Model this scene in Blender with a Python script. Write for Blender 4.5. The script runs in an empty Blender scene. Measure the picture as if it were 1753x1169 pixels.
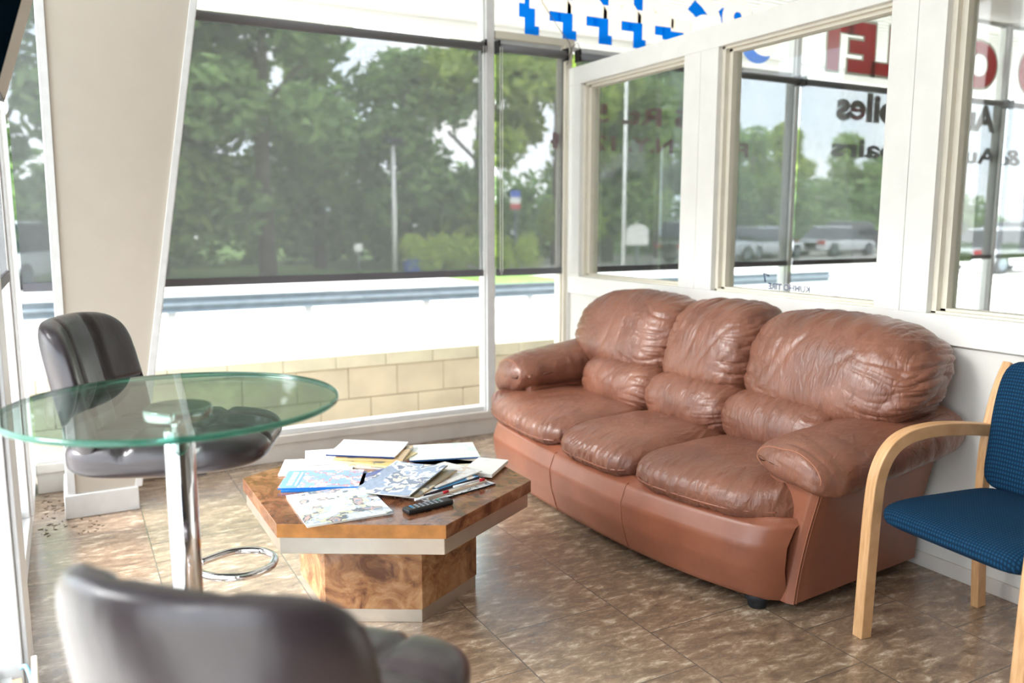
import bpy, bmesh, math, random
from math import radians as R, sin, cos, pi
from mathutils import Vector, Matrix, noise
random.seed(7)
S = bpy.context.scene
COL = S.collection

# ------------------------------------------------------------------ camera
cam_d = bpy.data.cameras.new('camera'); cam = bpy.data.objects.new('camera', cam_d); COL.objects.link(cam)
cam.location = (0, 0, 1.37)
cam.rotation_euler = (R(90 - 8.23), 0, R(-28.32))
cam_d.sensor_width = 36.0; cam_d.lens = 1415 / 1753 * 36
cam_d.clip_start = 0.05; cam_d.clip_end = 300
cam_d.dof.use_dof = True; cam_d.dof.focus_distance = 2.75; cam_d.dof.aperture_fstop = 1.9
S.camera = cam

# ------------------------------------------------------------------ look
S.view_settings.view_transform = 'Standard'; S.view_settings.look = 'None'
S.view_settings.gamma = 1.0; S.view_settings.use_curve_mapping = False
S.view_settings.exposure = 0.72
S.cycles.use_denoising = True
S.cycles.max_bounces = 12; S.cycles.diffuse_bounces = 6; S.cycles.glossy_bounces = 5
S.cycles.transmission_bounces = 8; S.cycles.transparent_max_bounces = 24
S.cycles.sample_clamp_indirect = 8

# ------------------------------------------------------------------ world: bright thinly clouded sky
W = bpy.data.worlds.new('sky'); S.world = W; W.use_nodes = True
nt = W.node_tree; nt.nodes.clear()
tc = nt.nodes.new('ShaderNodeTexCoord'); no = nt.nodes.new('ShaderNodeTexNoise'); no.inputs['Scale'].default_value = 3.0
no.inputs['Detail'].default_value = 4
cr = nt.nodes.new('ShaderNodeValToRGB'); cr.color_ramp.elements[0].position = .4; cr.color_ramp.elements[1].position = .62
cr.color_ramp.elements[0].color = (.70, .82, .95, 1); cr.color_ramp.elements[1].color = (1, 1, 1, 1)
bg = nt.nodes.new('ShaderNodeBackground'); bg.inputs['Strength'].default_value = 3.8
wo = nt.nodes.new('ShaderNodeOutputWorld')
nt.links.new(tc.outputs['Generated'], no.inputs['Vector']); nt.links.new(no.outputs['Fac'], cr.inputs['Fac'])
nt.links.new(cr.outputs['Color'], bg.inputs['Color']); nt.links.new(bg.outputs['Background'], wo.inputs['Surface'])

# ------------------------------------------------------------------ sun (high, behind the building)
sd = bpy.data.lights.new('sun', 'SUN'); sd.energy = 7.0; sd.angle = R(24); sd.color = (1, .99, .97)
so = bpy.data.objects.new('sun', sd); COL.objects.link(so)
so.rotation_euler = (R(54), 0, R(-100)); so.location = (0, 0, 30)

# ================================================================== material helpers
def mat(name):
    m = bpy.data.materials.new(name); m.use_nodes = True; return m, m.node_tree, m.node_tree.nodes['Principled BSDF']
def N(nt, t, **k):
    n = nt.nodes.new(t)
    for a, v in k.items():
        if a in n.inputs.keys() if hasattr(n.inputs, 'keys') else False: n.inputs[a].default_value = v
        else: setattr(n, a, v)
    return n
def rgb(h):  # sRGB 0-255 -> linear
    return tuple(((c / 255 / 12.92) if c / 255 <= .04045 else ((c / 255 + .055) / 1.055) ** 2.4) for c in h) + (1,)
def simple(name, col, rough=.5, metal=0, bump=0, bscale=200, coat=0, vary=0, vscale=8, spec=None, trans=0):
    m, nt, b = mat(name)
    c = rgb(col); b.inputs['Base Color'].default_value = c
    b.inputs['Roughness'].default_value = rough; b.inputs['Metallic'].default_value = metal
    b.inputs['Coat Weight'].default_value = coat
    if spec is not None: b.inputs['Specular IOR Level'].default_value = spec
    tcn = nt.nodes.new('ShaderNodeTexCoord')
    if vary:
        n = nt.nodes.new('ShaderNodeTexNoise'); n.inputs['Scale'].default_value = vscale; n.inputs['Detail'].default_value = 5
        r = nt.nodes.new('ShaderNodeValToRGB')
        r.color_ramp.elements[0].position = .3; r.color_ramp.elements[1].position = .7
        r.color_ramp.elements[0].color = tuple(v * (1 - vary) for v in c[:3]) + (1,); r.color_ramp.elements[1].color = tuple(min(1, v * (1 + vary)) for v in c[:3]) + (1,)
        nt.links.new(tcn.outputs['Object'], n.inputs['Vector']); nt.links.new(n.outputs['Fac'], r.inputs['Fac']); nt.links.new(r.outputs['Color'], b.inputs['Base Color'])
    if bump:
        n = nt.nodes.new('ShaderNodeTexNoise'); n.inputs['Scale'].default_value = bscale; n.inputs['Detail'].default_value = 3
        bp = nt.nodes.new('ShaderNodeBump'); bp.inputs['Strength'].default_value = bump; bp.inputs['Distance'].default_value = .002
        nt.links.new(tcn.outputs['Object'], n.inputs['Vector']); nt.links.new(n.outputs['Fac'], bp.inputs['Height']); nt.links.new(bp.outputs['Normal'], b.inputs['Normal'])
    if trans:
        out = nt.nodes['Material Output']; t = nt.nodes.new('ShaderNodeBsdfTranslucent'); t.inputs['Color'].default_value = c
        mx = nt.nodes.new('ShaderNodeMixShader'); mx.inputs[0].default_value = trans
        nt.links.new(b.outputs[0], mx.inputs[1]); nt.links.new(t.outputs[0], mx.inputs[2]); nt.links.new(mx.outputs[0], out.inputs['Surface'])
    return m
def glassmat(name, tint=(1, 1, 1), f0=.04, dirt=0):
    m = bpy.data.materials.new(name); m.use_nodes = True; nt = m.node_tree; nt.nodes.clear()
    o = nt.nodes.new('ShaderNodeOutputMaterial'); t = nt.nodes.new('ShaderNodeBsdfTransparent'); t.inputs['Color'].default_value = (*tint, 1)
    g = nt.nodes.new('ShaderNodeBsdfGlossy'); g.inputs['Roughness'].default_value = 0.0
    lw = nt.nodes.new('ShaderNodeLayerWeight'); lw.inputs['Blend'].default_value = .5
    p = nt.nodes.new('ShaderNodeMath'); p.operation = 'POWER'; p.inputs[1].default_value = 5
    ma = nt.nodes.new('ShaderNodeMath'); ma.operation = 'MULTIPLY_ADD'; ma.inputs[1].default_value = 1 - f0; ma.inputs[2].default_value = f0
    mx = nt.nodes.new('ShaderNodeMixShader')
    L = nt.links.new
    L(lw.outputs['Facing'], p.inputs[0]); L(p.outputs[0], ma.inputs[0]); L(ma.outputs[0], mx.inputs[0]); L(t.outputs[0], mx.inputs[1]); L(g.outputs[0], mx.inputs[2])
    L(mx.outputs[0], o.inputs['Surface'])
    return m

M = {}
M['white'] = simple('white_paint', (236, 235, 230), .45, bump=.15, bscale=60, vary=.03)
M['wall'] = simple('painted_panel', (222, 220, 214), .55, vary=.03, vscale=3, bump=.1, bscale=90)
M['cream'] = simple('cream_frame', (228, 222, 206), .45, vary=.04)
M['alu'] = simple('painted_aluminium', (225, 226, 226), .35, vary=.04, vscale=20)
M['curb'] = simple('painted_curb', (214, 208, 200), .6, vary=.08, vscale=5, bump=.2, bscale=40)
M['far_wall'] = simple('taupe_wall', (132, 122, 112), .7)
M['tan'] = simple('tan_panel', (196, 187, 174), .6, vary=.02, bump=.2, bscale=300)
M['ceil'] = simple('ceiling_white', (238, 238, 236), .8)
M['glass'] = glassmat('window_glass', (.985, .99, .985), .03)
M['pane'] = glassmat('partition_glass', (.97, .985, .975), .045)
M['chrome'] = simple('chrome', (235, 235, 238), .07, 1.0)
M['brushed'] = simple('brushed_aluminium', (214, 208, 196), .32, .85, vary=.06, vscale=12)
M['black'] = simple('black_plastic', (22, 22, 25), .35)
M['rubber'] = simple('black_rubber', (28, 32, 38), .6)
M['dark_tube'] = simple('shade_tube_grey', (112, 112, 116), .45)
M['hem'] = simple('shade_hem', (104, 104, 110), .6)
M['maple'] = None
M['trunk'] = simple('bark', (92, 84, 70), .9, vary=.2)
M['paper'] = simple('paper', (240, 238, 232), .6)
M['stitch'] = simple('thread', (176, 116, 90), .6)

def leather(name, c1, c2, rough, wr=1.0, coat=.0):
    m, nt, b = mat(name); L = nt.links.new
    t = nt.nodes.new('ShaderNodeTexCoord')
    n = nt.nodes.new('ShaderNodeTexNoise'); n.inputs['Scale'].default_value = 5; n.inputs['Detail'].default_value = 6; n.inputs['Roughness'].default_value = .6
    r = nt.nodes.new('ShaderNodeValToRGB'); r.color_ramp.elements[0].position = .3; r.color_ramp.elements[1].position = .72
    r.color_ramp.elements[0].color = rgb(c1); r.color_ramp.elements[1].color = rgb(c2)
    L(t.outputs['Object'], n.inputs['Vector']); L(n.outputs['Fac'], r.inputs['Fac']); L(r.outputs['Color'], b.inputs['Base Color'])
    v = nt.nodes.new('ShaderNodeTexVoronoi'); v.inputs['Scale'].default_value = 380
    n2 = nt.nodes.new('ShaderNodeTexNoise'); n2.inputs['Scale'].default_value = 17; n2.inputs['Detail'].default_value = 6; n2.inputs['Distortion'].default_value = 1.0
    mp = nt.nodes.new('ShaderNodeMapping'); mp.inputs['Scale'].default_value = (1.0, 2.6, .8)
    L(t.outputs['Object'], mp.inputs['Vector']); L(mp.outputs[0], n2.inputs['Vector']); L(t.outputs['Object'], v.inputs['Vector'])
    b1 = nt.nodes.new('ShaderNodeBump'); b1.inputs['Strength'].default_value = .5 * wr; b1.inputs['Distance'].default_value = .012
    b2 = nt.nodes.new('ShaderNodeBump'); b2.inputs['Strength'].default_value = .25; b2.inputs['Distance'].default_value = .0006
    L(n2.outputs['Fac'], b1.inputs['Height']); L(v.outputs['Distance'], b2.inputs['Height']); L(b1.outputs[0], b2.inputs['Normal']); L(b2.outputs[0], b.inputs['Normal'])
    b.inputs['Roughness'].default_value = rough; b.inputs['Coat Weight'].default_value = coat; b.inputs['Coat Roughness'].default_value = .3
    return m
M['leather'] = leather('brown_leather', (104, 64, 50), (138, 90, 70), .33, 1.1, .3)
M['leather_flat'] = leather('brown_leather_panel', (124, 72, 52), (146, 88, 64), .36, .12, .3)
M['stool'] = leather('dark_brown_vinyl', (43, 36, 39), (58, 49, 53), .28, .2, .3)

def floor_mat():
    m, nt, b = mat('stone_look_tile'); L = nt.links.new
    t = nt.nodes.new('ShaderNodeTexCoord'); sp = nt.nodes.new('ShaderNodeSeparateXYZ'); L(t.outputs['Object'], sp.inputs[0])
    def add(o, v):
        a = nt.nodes.new('ShaderNodeMath'); a.operation = 'ADD'; a.inputs[1].default_value = v; L(o, a.inputs[0]); return a.outputs[0]
    cb = nt.nodes.new('ShaderNodeCombineXYZ')
    L(add(sp.outputs['Y'], -2.315 + .233 + .466 * 40), cb.inputs[0]); L(add(sp.outputs['X'], -1.182 + .47 * 40), cb.inputs[1])
    br = nt.nodes.new('ShaderNodeTexBrick'); br.offset = .5; br.inputs['Scale'].default_value = 1
    br.inputs['Brick Width'].default_value = .466; br.inputs['Row Height'].default_value = .47
    br.inputs['Mortar Size'].default_value = .0022; br.inputs['Mortar Smooth'].default_value = .1
    br.inputs['Color1'].default_value = (.35, .35, .35, 1); br.inputs['Color2'].default_value = (.65, .65, .65, 1); br.inputs['Mortar'].default_value = (0, 0, 0, 1)
    L(cb.outputs[0], br.inputs['Vector'])
    # per-tile shift of the veining
    vs = nt.nodes.new('ShaderNodeVectorMath'); vs.operation = 'MULTIPLY_ADD'
    L(br.outputs['Color'], vs.inputs[0]); vs.inputs[1].default_value = (9, 5, 3); L(t.outputs['Object'], vs.inputs[2])
    mp = nt.nodes.new('ShaderNodeMapping'); mp.inputs['Rotation'].default_value = (0, 0, R(40)); mp.inputs['Scale'].default_value = (4.5, 11.0, 1)
    L(vs.outputs[0], mp.inputs['Vector'])
    n = nt.nodes.new('ShaderNodeTexNoise'); n.inputs['Scale'].default_value = 2.4; n.inputs['Detail'].default_value = 9; n.inputs['Roughness'].default_value = .74; n.inputs['Distortion'].default_value = .35
    L(mp.outputs[0], n.inputs['Vector'])
    r = nt.nodes.new('ShaderNodeValToRGB'); e = r.color_ramp.elements
    e[0].position = .34; e[0].color = rgb((100, 82, 68)); e[1].position = .68; e[1].color = rgb((218, 202, 180))
    x = e.new(.46); x.color = rgb((134, 112, 92)); x = e.new(.55); x.color = rgb((156, 132, 110))
    L(n.outputs['Fac'], r.inputs['Fac'])
    mx = nt.nodes.new('ShaderNodeMix'); mx.data_type = 'RGBA'; L(br.outputs['Fac'], mx.inputs[0]); L(r.outputs[0], mx.inputs[6]); mx.inputs[7].default_value = rgb((92, 84, 76)); L(mx.outputs[2], b.inputs['Base Color'])
    rr = nt.nodes.new('ShaderNodeMapRange'); rr.inputs[1].default_value = .3; rr.inputs[2].default_value = .8; rr.inputs[3].default_value = .30; rr.inputs[4].default_value = .17
    L(n.outputs['Fac'], rr.inputs[0]); L(rr.outputs[0], b.inputs['Roughness']); b.inputs['Coat Weight'].default_value = .5; b.inputs['Coat Roughness'].default_value = .14
    sub = nt.nodes.new('ShaderNodeMath'); sub.operation = 'MULTIPLY_ADD'; L(br.outputs['Fac'], sub.inputs[0]); sub.inputs[1].default_value = -1.2; L(n.outputs['Fac'], sub.inputs[2])
    bp = nt.nodes.new('ShaderNodeBump'); bp.inputs['Strength'].default_value = .35; bp.inputs['Distance'].default_value = .002; L(sub.outputs[0], bp.inputs['Height']); L(bp.outputs[0], b.inputs['Normal'])
    return m
M['floor'] = floor_mat()

def burl(name, dark, mid, light, rough=.18):
    m, nt, b = mat(name); L = nt.links.new
    t = nt.nodes.new('ShaderNodeTexCoord')
    n = nt.nodes.new('ShaderNodeTexNoise'); n.inputs['Scale'].default_value = 8; n.inputs['Detail'].default_value = 9; n.inputs['Distortion'].default_value = 1.9; n.inputs['Roughness'].default_value = .62
    L(t.outputs['Object'], n.inputs['Vector'])
    r = nt.nodes.new('ShaderNodeValToRGB'); e = r.color_ramp.elements
    e[0].position = .34; e[0].color = rgb(dark); e[1].position = .68; e[1].color = rgb(light); x = e.new(.5); x.color = rgb(mid)
    L(n.outputs['Fac'], r.inputs['Fac'])
    n2 = nt.nodes.new('ShaderNodeTexNoise'); n2.inputs['Scale'].default_value = 60; n2.inputs['Detail'].default_value = 4; L(t.outputs['Object'], n2.inputs['Vector'])
    mx = nt.nodes.new('ShaderNodeMix'); mx.data_type = 'RGBA'; mx.blend_type = 'MULTIPLY'; mx.inputs[0].default_value = .35
    L(r.outputs[0], mx.inputs[6]); L(n2.outputs['Fac'], mx.inputs[7]); L(mx.outputs[2], b.inputs['Base Color'])
    b.inputs['Roughness'].default_value = rough; b.inputs['Coat Weight'].default_value = .4; b.inputs['Coat Roughness'].default_value = .08
    return m
M['burl'] = burl('burl_veneer', (112, 66, 40), (178, 124, 80), (216, 168, 120))
M['burl_top'] = burl('burl_top_veneer', (98, 60, 42), (146, 94, 66), (182, 132, 96), .14)
M['oak_edge'] = simple('orange_wood_edge', (190, 128, 66), .35, vary=.22, vscale=25)
def wood():
    m, nt, b = mat('maple_wood'); L = nt.links.new
    t = nt.nodes.new('ShaderNodeTexCoord'); mp = nt.nodes.new('ShaderNodeMapping'); mp.inputs['Scale'].default_value = (6, 60, 6)
    n = nt.nodes.new('ShaderNodeTexNoise'); n.inputs['Scale'].default_value = 2; n.inputs['Detail'].default_value = 5
    r = nt.nodes.new('ShaderNodeValToRGB'); r.color_ramp.elements[0].color = rgb((190, 144, 98)); r.color_ramp.elements[1].color = rgb((216, 172, 126))
    r.color_ramp.elements[0].position = .3; r.color_ramp.elements[1].position = .7
    L(t.outputs['Object'], mp.inputs[0]); L(mp.outputs[0], n.inputs['Vector']); L(n.outputs['Fac'], r.inputs['Fac']); L(r.outputs[0], b.inputs['Base Color'])
    b.inputs['Roughness'].default_value = .35
    return m
M['maple'] = wood()
def blue_fabric():
    m, nt, b = mat('blue_patterned_fabric'); L = nt.links.new
    t = nt.nodes.new('ShaderNodeTexCoord'); mp = nt.nodes.new('ShaderNodeMapping'); mp.inputs['Rotation'].default_value = (0, R(35), R(0)); mp.inputs['Scale'].default_value = (1, 1, 1)
    w1 = nt.nodes.new('ShaderNodeTexWave'); w1.bands_direction = 'Y'; w1.inputs['Scale'].default_value = 34; w1.inputs['Distortion'].default_value = 0
    w2 = nt.nodes.new('ShaderNodeTexWave'); w2.bands_direction = 'X'; w2.inputs['Scale'].default_value = 34; w2.inputs['Distortion'].default_value = 0
    L(t.outputs['Object'], mp.inputs[0]); L(t.outputs['Object'], w1.inputs[0]); L(mp.outputs[0], w2.inputs[0])
    mu = nt.nodes.new('ShaderNodeMath'); mu.operation = 'MULTIPLY'; L(w1.outputs['Fac'], mu.inputs[0]); L(w2.outputs['Fac'], mu.inputs[1])
    r = nt.nodes.new('ShaderNodeValToRGB'); r.color_ramp.elements[0].position = .15; r.color_ramp.elements[1].position = .45
    r.color_ramp.elements[0].color = rgb((12, 38, 60)); r.color_ramp.elements[1].color = rgb((20, 62, 92))
    L(mu.outputs[0], r.inputs['Fac']); L(r.outputs[0], b.inputs['Base Color']); b.inputs['Roughness'].default_value = .9; b.inputs['Specular IOR Level'].default_value = .15
    bp = nt.nodes.new('ShaderNodeBump'); bp.inputs['Strength'].default_value = .4; bp.inputs['Distance'].default_value = .001; L(mu.outputs[0], bp.inputs['Height']); L(bp.outputs[0], b.inputs['Normal'])
    return m
M['blue'] = blue_fabric()
def shade_mat():
    m = bpy.data.materials.new('mesh_shade_fabric'); m.use_nodes = True; nt = m.node_tree; nt.nodes.clear(); L = nt.links.new
    o = nt.nodes.new('ShaderNodeOutputMaterial'); t = nt.nodes.new('ShaderNodeBsdfTransparent')
    d = nt.nodes.new('ShaderNodeBsdfDiffuse'); d.inputs['Color'].default_value = rgb((120, 122, 124))
    tr = nt.nodes.new('ShaderNodeBsdfTranslucent'); tr.inputs['Color'].default_value = rgb((118, 120, 122))
    a = nt.nodes.new('ShaderNodeMixShader'); a.inputs[0].default_value = .5; L(d.outputs[0], a.inputs[1]); L(tr.outputs[0], a.inputs[2])
    tcn = nt.nodes.new('ShaderNodeTexCoord'); mp = nt.nodes.new('ShaderNodeMapping'); mp.inputs['Scale'].default_value = (260, 260, 6)
    n = nt.nodes.new('ShaderNodeTexNoise'); n.inputs['Scale'].default_value = 1; n.inputs['Detail'].default_value = 2
    mp2 = nt.nodes.new('ShaderNodeMapping'); mp2.inputs['Scale'].default_value = (30, 30, 260)
    n2 = nt.nodes.new('ShaderNodeTexNoise'); n2.inputs['Scale'].default_value = 1; n2.inputs['Detail'].default_value = 2
    L(tcn.outputs['Object'], mp.inputs[0]); L(mp.outputs[0], n.inputs['Vector']); L(tcn.outputs['Object'], mp2.inputs[0]); L(mp2.outputs[0], n2.inputs['Vector'])
    ad = nt.nodes.new('ShaderNodeMath'); ad.operation = 'ADD'; L(n.outputs['Fac'], ad.inputs[0]); L(n2.outputs['Fac'], ad.inputs[1])
    mr = nt.nodes.new('ShaderNodeMapRange'); mr.inputs[1].default_value = .6; mr.inputs[2].default_value = 1.4; mr.inputs[3].default_value = .38; mr.inputs[4].default_value = .46
    L(ad.outputs[0], mr.inputs[0])
    mx = nt.nodes.new('ShaderNodeMixShader'); L(mr.outputs[0], mx.inputs[0]); L(a.outputs[0], mx.inputs[1]); L(t.outputs[0], mx.inputs[2]); L(mx.outputs[0], o.inputs['Surface'])
    return m
M['shade'] = shade_mat()
def leaf_mat(name, a, b_):
    m, nt, b = mat(name); L = nt.links.new
    g = nt.nodes.new('ShaderNodeNewGeometry'); r = nt.nodes.new('ShaderNodeValToRGB')
    r.color_ramp.elements[0].color = rgb(a); r.color_ramp.elements[1].color = rgb(b_)
    L(g.outputs['Random Per Island'], r.inputs['Fac']); L(r.outputs[0], b.inputs['Base Color']); b.inputs['Roughness'].default_value = .6
    tr = nt.nodes.new('ShaderNodeBsdfTranslucent'); L(r.outputs[0], tr.inputs['Color']); mx = nt.nodes.new('ShaderNodeMixShader'); mx.inputs[0].default_value = .35
    L(b.outputs[0], mx.inputs[1]); L(tr.outputs[0], mx.inputs[2]); L(mx.outputs[0], nt.nodes['Material Output'].inputs['Surface'])
    return m
M['leaf_a'] = leaf_mat('leaves_dark', (104, 136, 86), (158, 190, 116))
M['leaf_b'] = leaf_mat('leaves_mid', (110, 144, 78), (172, 198, 112))
M['leaf_c'] = leaf_mat('leaves_bright', (126, 156, 66), (188, 206, 98))
M['leaf_h'] = leaf_mat('hedge_leaves', (146, 176, 66), (206, 222, 104))
M['asphalt'] = simple('pale_pavement', (206, 202, 196), .9, vary=.1, vscale=2)
M['grass'] = simple('grass', (104, 134, 62), .95, vary=.3, vscale=3)
M['gravel'] = simple('gravel', (172, 164, 148), .95, vary=.35, vscale=40, bump=.6, bscale=60)
M['block'] = simple('concrete_block', (214, 200, 176), .9, vary=.1, vscale=4, bump=.4, bscale=120)
M['blockcap'] = simple('concrete_cap', (216, 208, 184), .9, vary=.1, vscale=5, bump=.4, bscale=120)
M['galv'] = simple('galvanised_steel', (112, 122, 128), .5, .4, vary=.12, vscale=6)
M['soffit'] = simple('white_soffit', (240, 240, 238), .6)
M['fascia'] = simple('grey_fascia', (150, 150, 148), .6)

# ================================================================== geometry helpers
class MB:
    def __init__(s): s.bm = bmesh.new()
    def box(s, x0, x1, y0, y1, z0, z1, mi=0):
        v = [s.bm.verts.new(p) for p in ((x0,y0,z0),(x1,y0,z0),(x1,y1,z0),(x0,y1,z0),(x0,y0,z1),(x1,y0,z1),(x1,y1,z1),(x0,y1,z1))]
        for q in ((0,3,2,1),(4,5,6,7),(0,1,5,4),(1,2,6,5),(2,3,7,6),(3,0,4,7)):
            f = s.bm.faces.new([v[i] for i in q]); f.material_index = mi
        return s
    def hexa(s, b, t, mi=0):  # two 4-gons
        v = [s.bm.verts.new(p) for p in list(b) + list(t)]; n = len(b)
        s.bm.faces.new(list(reversed(v[:n]))).material_index = mi; s.bm.faces.new(v[n:]).material_index = mi
        for i in range(n): s.bm.faces.new((v[i], v[(i+1)%n], v[n+(i+1)%n], v[n+i])).material_index = mi
        return s
    def tube(s, pts, r, n=12, closed=False, mi=0, rfun=None):
        pts = [Vector(p) for p in pts]; rings = []; m = len(pts); up0 = None
        for i, p in enumerate(pts):
            a = pts[(i-1) % m] if (closed or i) else pts[0]; c = pts[(i+1) % m] if (closed or i < m-1) else pts[-1]
            d = (c - a).normalized()
            if up0 is None: up0 = Vector((0,0,1)) if abs(d.z) < .9 else Vector((1,0,0))
            x = d.cross(up0).normalized(); up = x.cross(d).normalized(); up0 = up
            rr = rfun(i/(m-1)) if rfun else r
            rings.append([s.bm.verts.new(p + (x*cos(2*pi*k/n) + up*sin(2*pi*k/n))*rr) for k in range(n)])
        for i in range(m if closed else m-1):
            A, B = rings[i], rings[(i+1) % m]
            for k in range(n):
                f = s.bm.faces.new((A[k], A[(k+1)%n], B[(k+1)%n], B[k])); f.smooth = True; f.material_index = mi
        if not closed: s.bm.faces.new(list(reversed(rings[0]))).material_index = mi; s.bm.faces.new(rings[-1]).material_index = mi
        return s
    def lathe(s, prof, c=(0,0,0), n=48, mi=0, smooth=True):
        rings = []
        for r, z in prof:
            rings.append([s.bm.verts.new((c[0]+r*cos(2*pi*k/n), c[1]+r*sin(2*pi*k/n), c[2]+z)) for k in range(n)])
        for A, B in zip(rings, rings[1:]):
            for k in range(n):
                f = s.bm.faces.new((A[k], A[(k+1)%n], B[(k+1)%n], B[k])); f.smooth = smooth; f.material_index = mi
        s.bm.faces.new(list(reversed(rings[0]))).material_index = mi; s.bm.faces.new(rings[-1]).material_index = mi
        return s
    def ribbon(s, pts, w, h, side, n=None):  # rectangular section swept along pts; side = unit vector of thickness w
        pts = [Vector(p) for p in pts]; side = Vector(side).normalized(); rings = []
        for i, p in enumerate(pts):
            d = (pts[min(i+1, len(pts)-1)] - pts[max(i-1, 0)]).normalized(); u = side.cross(d).normalized()
            hh = h(i/(len(pts)-1)) if callable(h) else h
            rings.append([s.bm.verts.new(p + side*a*w/2 + u*b*hh/2) for a, b in ((-1,-1),(1,-1),(1,1),(-1,1))])
        for A, B in zip(rings, rings[1:]):
            for k in range(4): s.bm.faces.new((A[k], A[(k+1)%4], B[(k+1)%4], B[k]))
        s.bm.faces.new(list(reversed(rings[0]))); s.bm.faces.new(rings[-1]); return s
    def grid(s, fn, nu, nv, smooth=True, closeu=False, mi=0):
        G = [[s.bm.verts.new(fn(i/nu, j/nv)) for j in range(nv+1)] for i in range(nu if closeu else nu+1)]
        for i in range(nu):
            for j in range(nv):
                a = G[i]; b = G[(i+1) % len(G)]
                f = s.bm.faces.new((a[j], b[j], b[j+1], a[j+1])); f.smooth = smooth; f.material_index = mi
        return s
    def build(s, name, mats, parent=None, bevel=0, seg=2, sub=0, smooth=False, loc=None, recalc=True):
        if recalc: bmesh.ops.recalc_face_normals(s.bm, faces=s.bm.faces)
        if smooth:
            for f in s.bm.faces: f.smooth = True
        me = bpy.data.meshes.new(name); s.bm.to_mesh(me); s.bm.free()
        for m in (mats if isinstance(mats, (list, tuple)) else [mats]): me.materials.append(m)
        o = bpy.data.objects.new(name, me); COL.objects.link(o)
        if parent: o.parent = parent
        if loc: o.location = loc
        if bevel:
            b = o.modifiers.new('bevel', 'BEVEL'); b.width = bevel; b.segments = seg; b.limit_method = 'ANGLE'; b.angle_limit = R(40)
        if sub:
            b = o.modifiers.new('sub', 'SUBSURF'); b.levels = sub; b.render_levels = sub
        return o
def tag(o, label=None, cat=None, group=None, kind=None):
    if label: o['label'] = label
    if cat: o['category'] = cat
    if group: o['group'] = group
    if kind: o['kind'] = kind
    return o
def empty(name, loc=(0,0,0), rz=0, label=None, cat=None, group=None, kind=None):
    o = bpy.data.objects.new(name, None); COL.objects.link(o); o.location = loc; o.rotation_euler = (0,0,rz); o.empty_display_size = .1
    return tag(o, label, cat, group, kind)
def copy_tree(o, parent=None):
    c = o.copy(); COL.objects.link(c)
    if parent: c.parent = parent
    for ch in o.children: copy_tree(ch, c)
    return c

YB = 4.75   # glass plane of the street front
XP = 2.94   # face of the partition
XL = -.20   # inner face of the left window wall

# ================================================================== SETTING
o = MB().box(-.5, 11.6, -3.4, 4.9, -.2, 0).build('floor', M['floor']); tag(o, kind='structure')
o = MB().box(-.6, 11.8, -3.4, 4.92, 3.12, 3.3).build('ceiling', M['ceil']); tag(o, kind='structure')
o = MB().box(-.5, 11.6, -3.5, -3.4, 0, 3.12).build('wall_back', M['far_wall']); tag(o, kind='structure')
o = MB().box(11.6, 11.7, -3.5, 4.9, 0, 3.12).build('wall_far_right', M['wall']); tag(o, kind='structure')
# low curb below the street glass
o = MB().box(-.2, 11.6, 4.70, 4.88, 0, .112).box(-.2, 11.6, 4.685, 4.9, .108, .155).build('baseboard_back', M['curb'], bevel=.004); tag(o, kind='structure')
o = MB().box(-.40, XL-.01, -3.4, 4.9, 0, .10).box(-.40, XL, -3.4, 4.9, .10, .15).build('baseboard_left', M['alu'], bevel=.004); tag(o, kind='structure')

def window(n, x0, x1, z0, z1, mull=True, mw=.07, glass=True):
    w = empty('window_%d' % n, ((x0+x1)/2, YB, z0), kind='structure')
    cx = (x0+x1)/2
    if glass: MB().box(x0-cx, x1-cx, -.003, .003, 0, z1-z0).build('glass_pane', M['glass'], w)
    f = MB().box(x0-cx, x1-cx, -.035, .035, 0, .03)
    f.box(x0-cx, x1-cx, -.035, .035, z1-z0-.03, z1-z0)
    f.build('frame_rail', M['alu'], w, bevel=.003)
    return w
window(1, XL, .12, .155, 3.12)
window(2, .18, 2.335, .155, 3.12)
window(3, 2.415, 2.90, .155, 2.49)
w = empty('window_4', (3.7, YB, 2.53), kind='structure'); MB().box(-1.285, 1.26, -.003, .003, 0, .59).build('glass_pane', M['glass'], w)
window(5, 2.98, 4.96, .155, 2.49)
window(6, 5.03, 7.58, .155, 3.12)
window(7, 7.66, 11.5, .155, 3.12)
k = 0
def mullion(x0, x1, z0, z1, y0=4.705, y1=4.775, m='alu'):
    global k; k += 1
    b = MB().box(x0, x1, y0, y1, z0, z1)
    b.box(x0+.012, x1-.012, y0-.02, y0, z0, z1)
    tag(b.build('trim_%d' % k, M[m], bevel=.004), kind='structure')
mullion(.12, .18, .155, 3.12); mullion(2.335, 2.415, .155, 3.12); mullion(2.90, 2.98, 0, 2.50, m='cream')
mullion(4.96, 5.03, .155, 3.12); mullion(7.58, 7.66, .155, 3.12)
b = MB().box(2.415, 2.99, 4.69, 4.80, 2.485, 2.53); tag(b.build('trim_6', M['cream'], bevel=.003), kind='structure')
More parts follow.
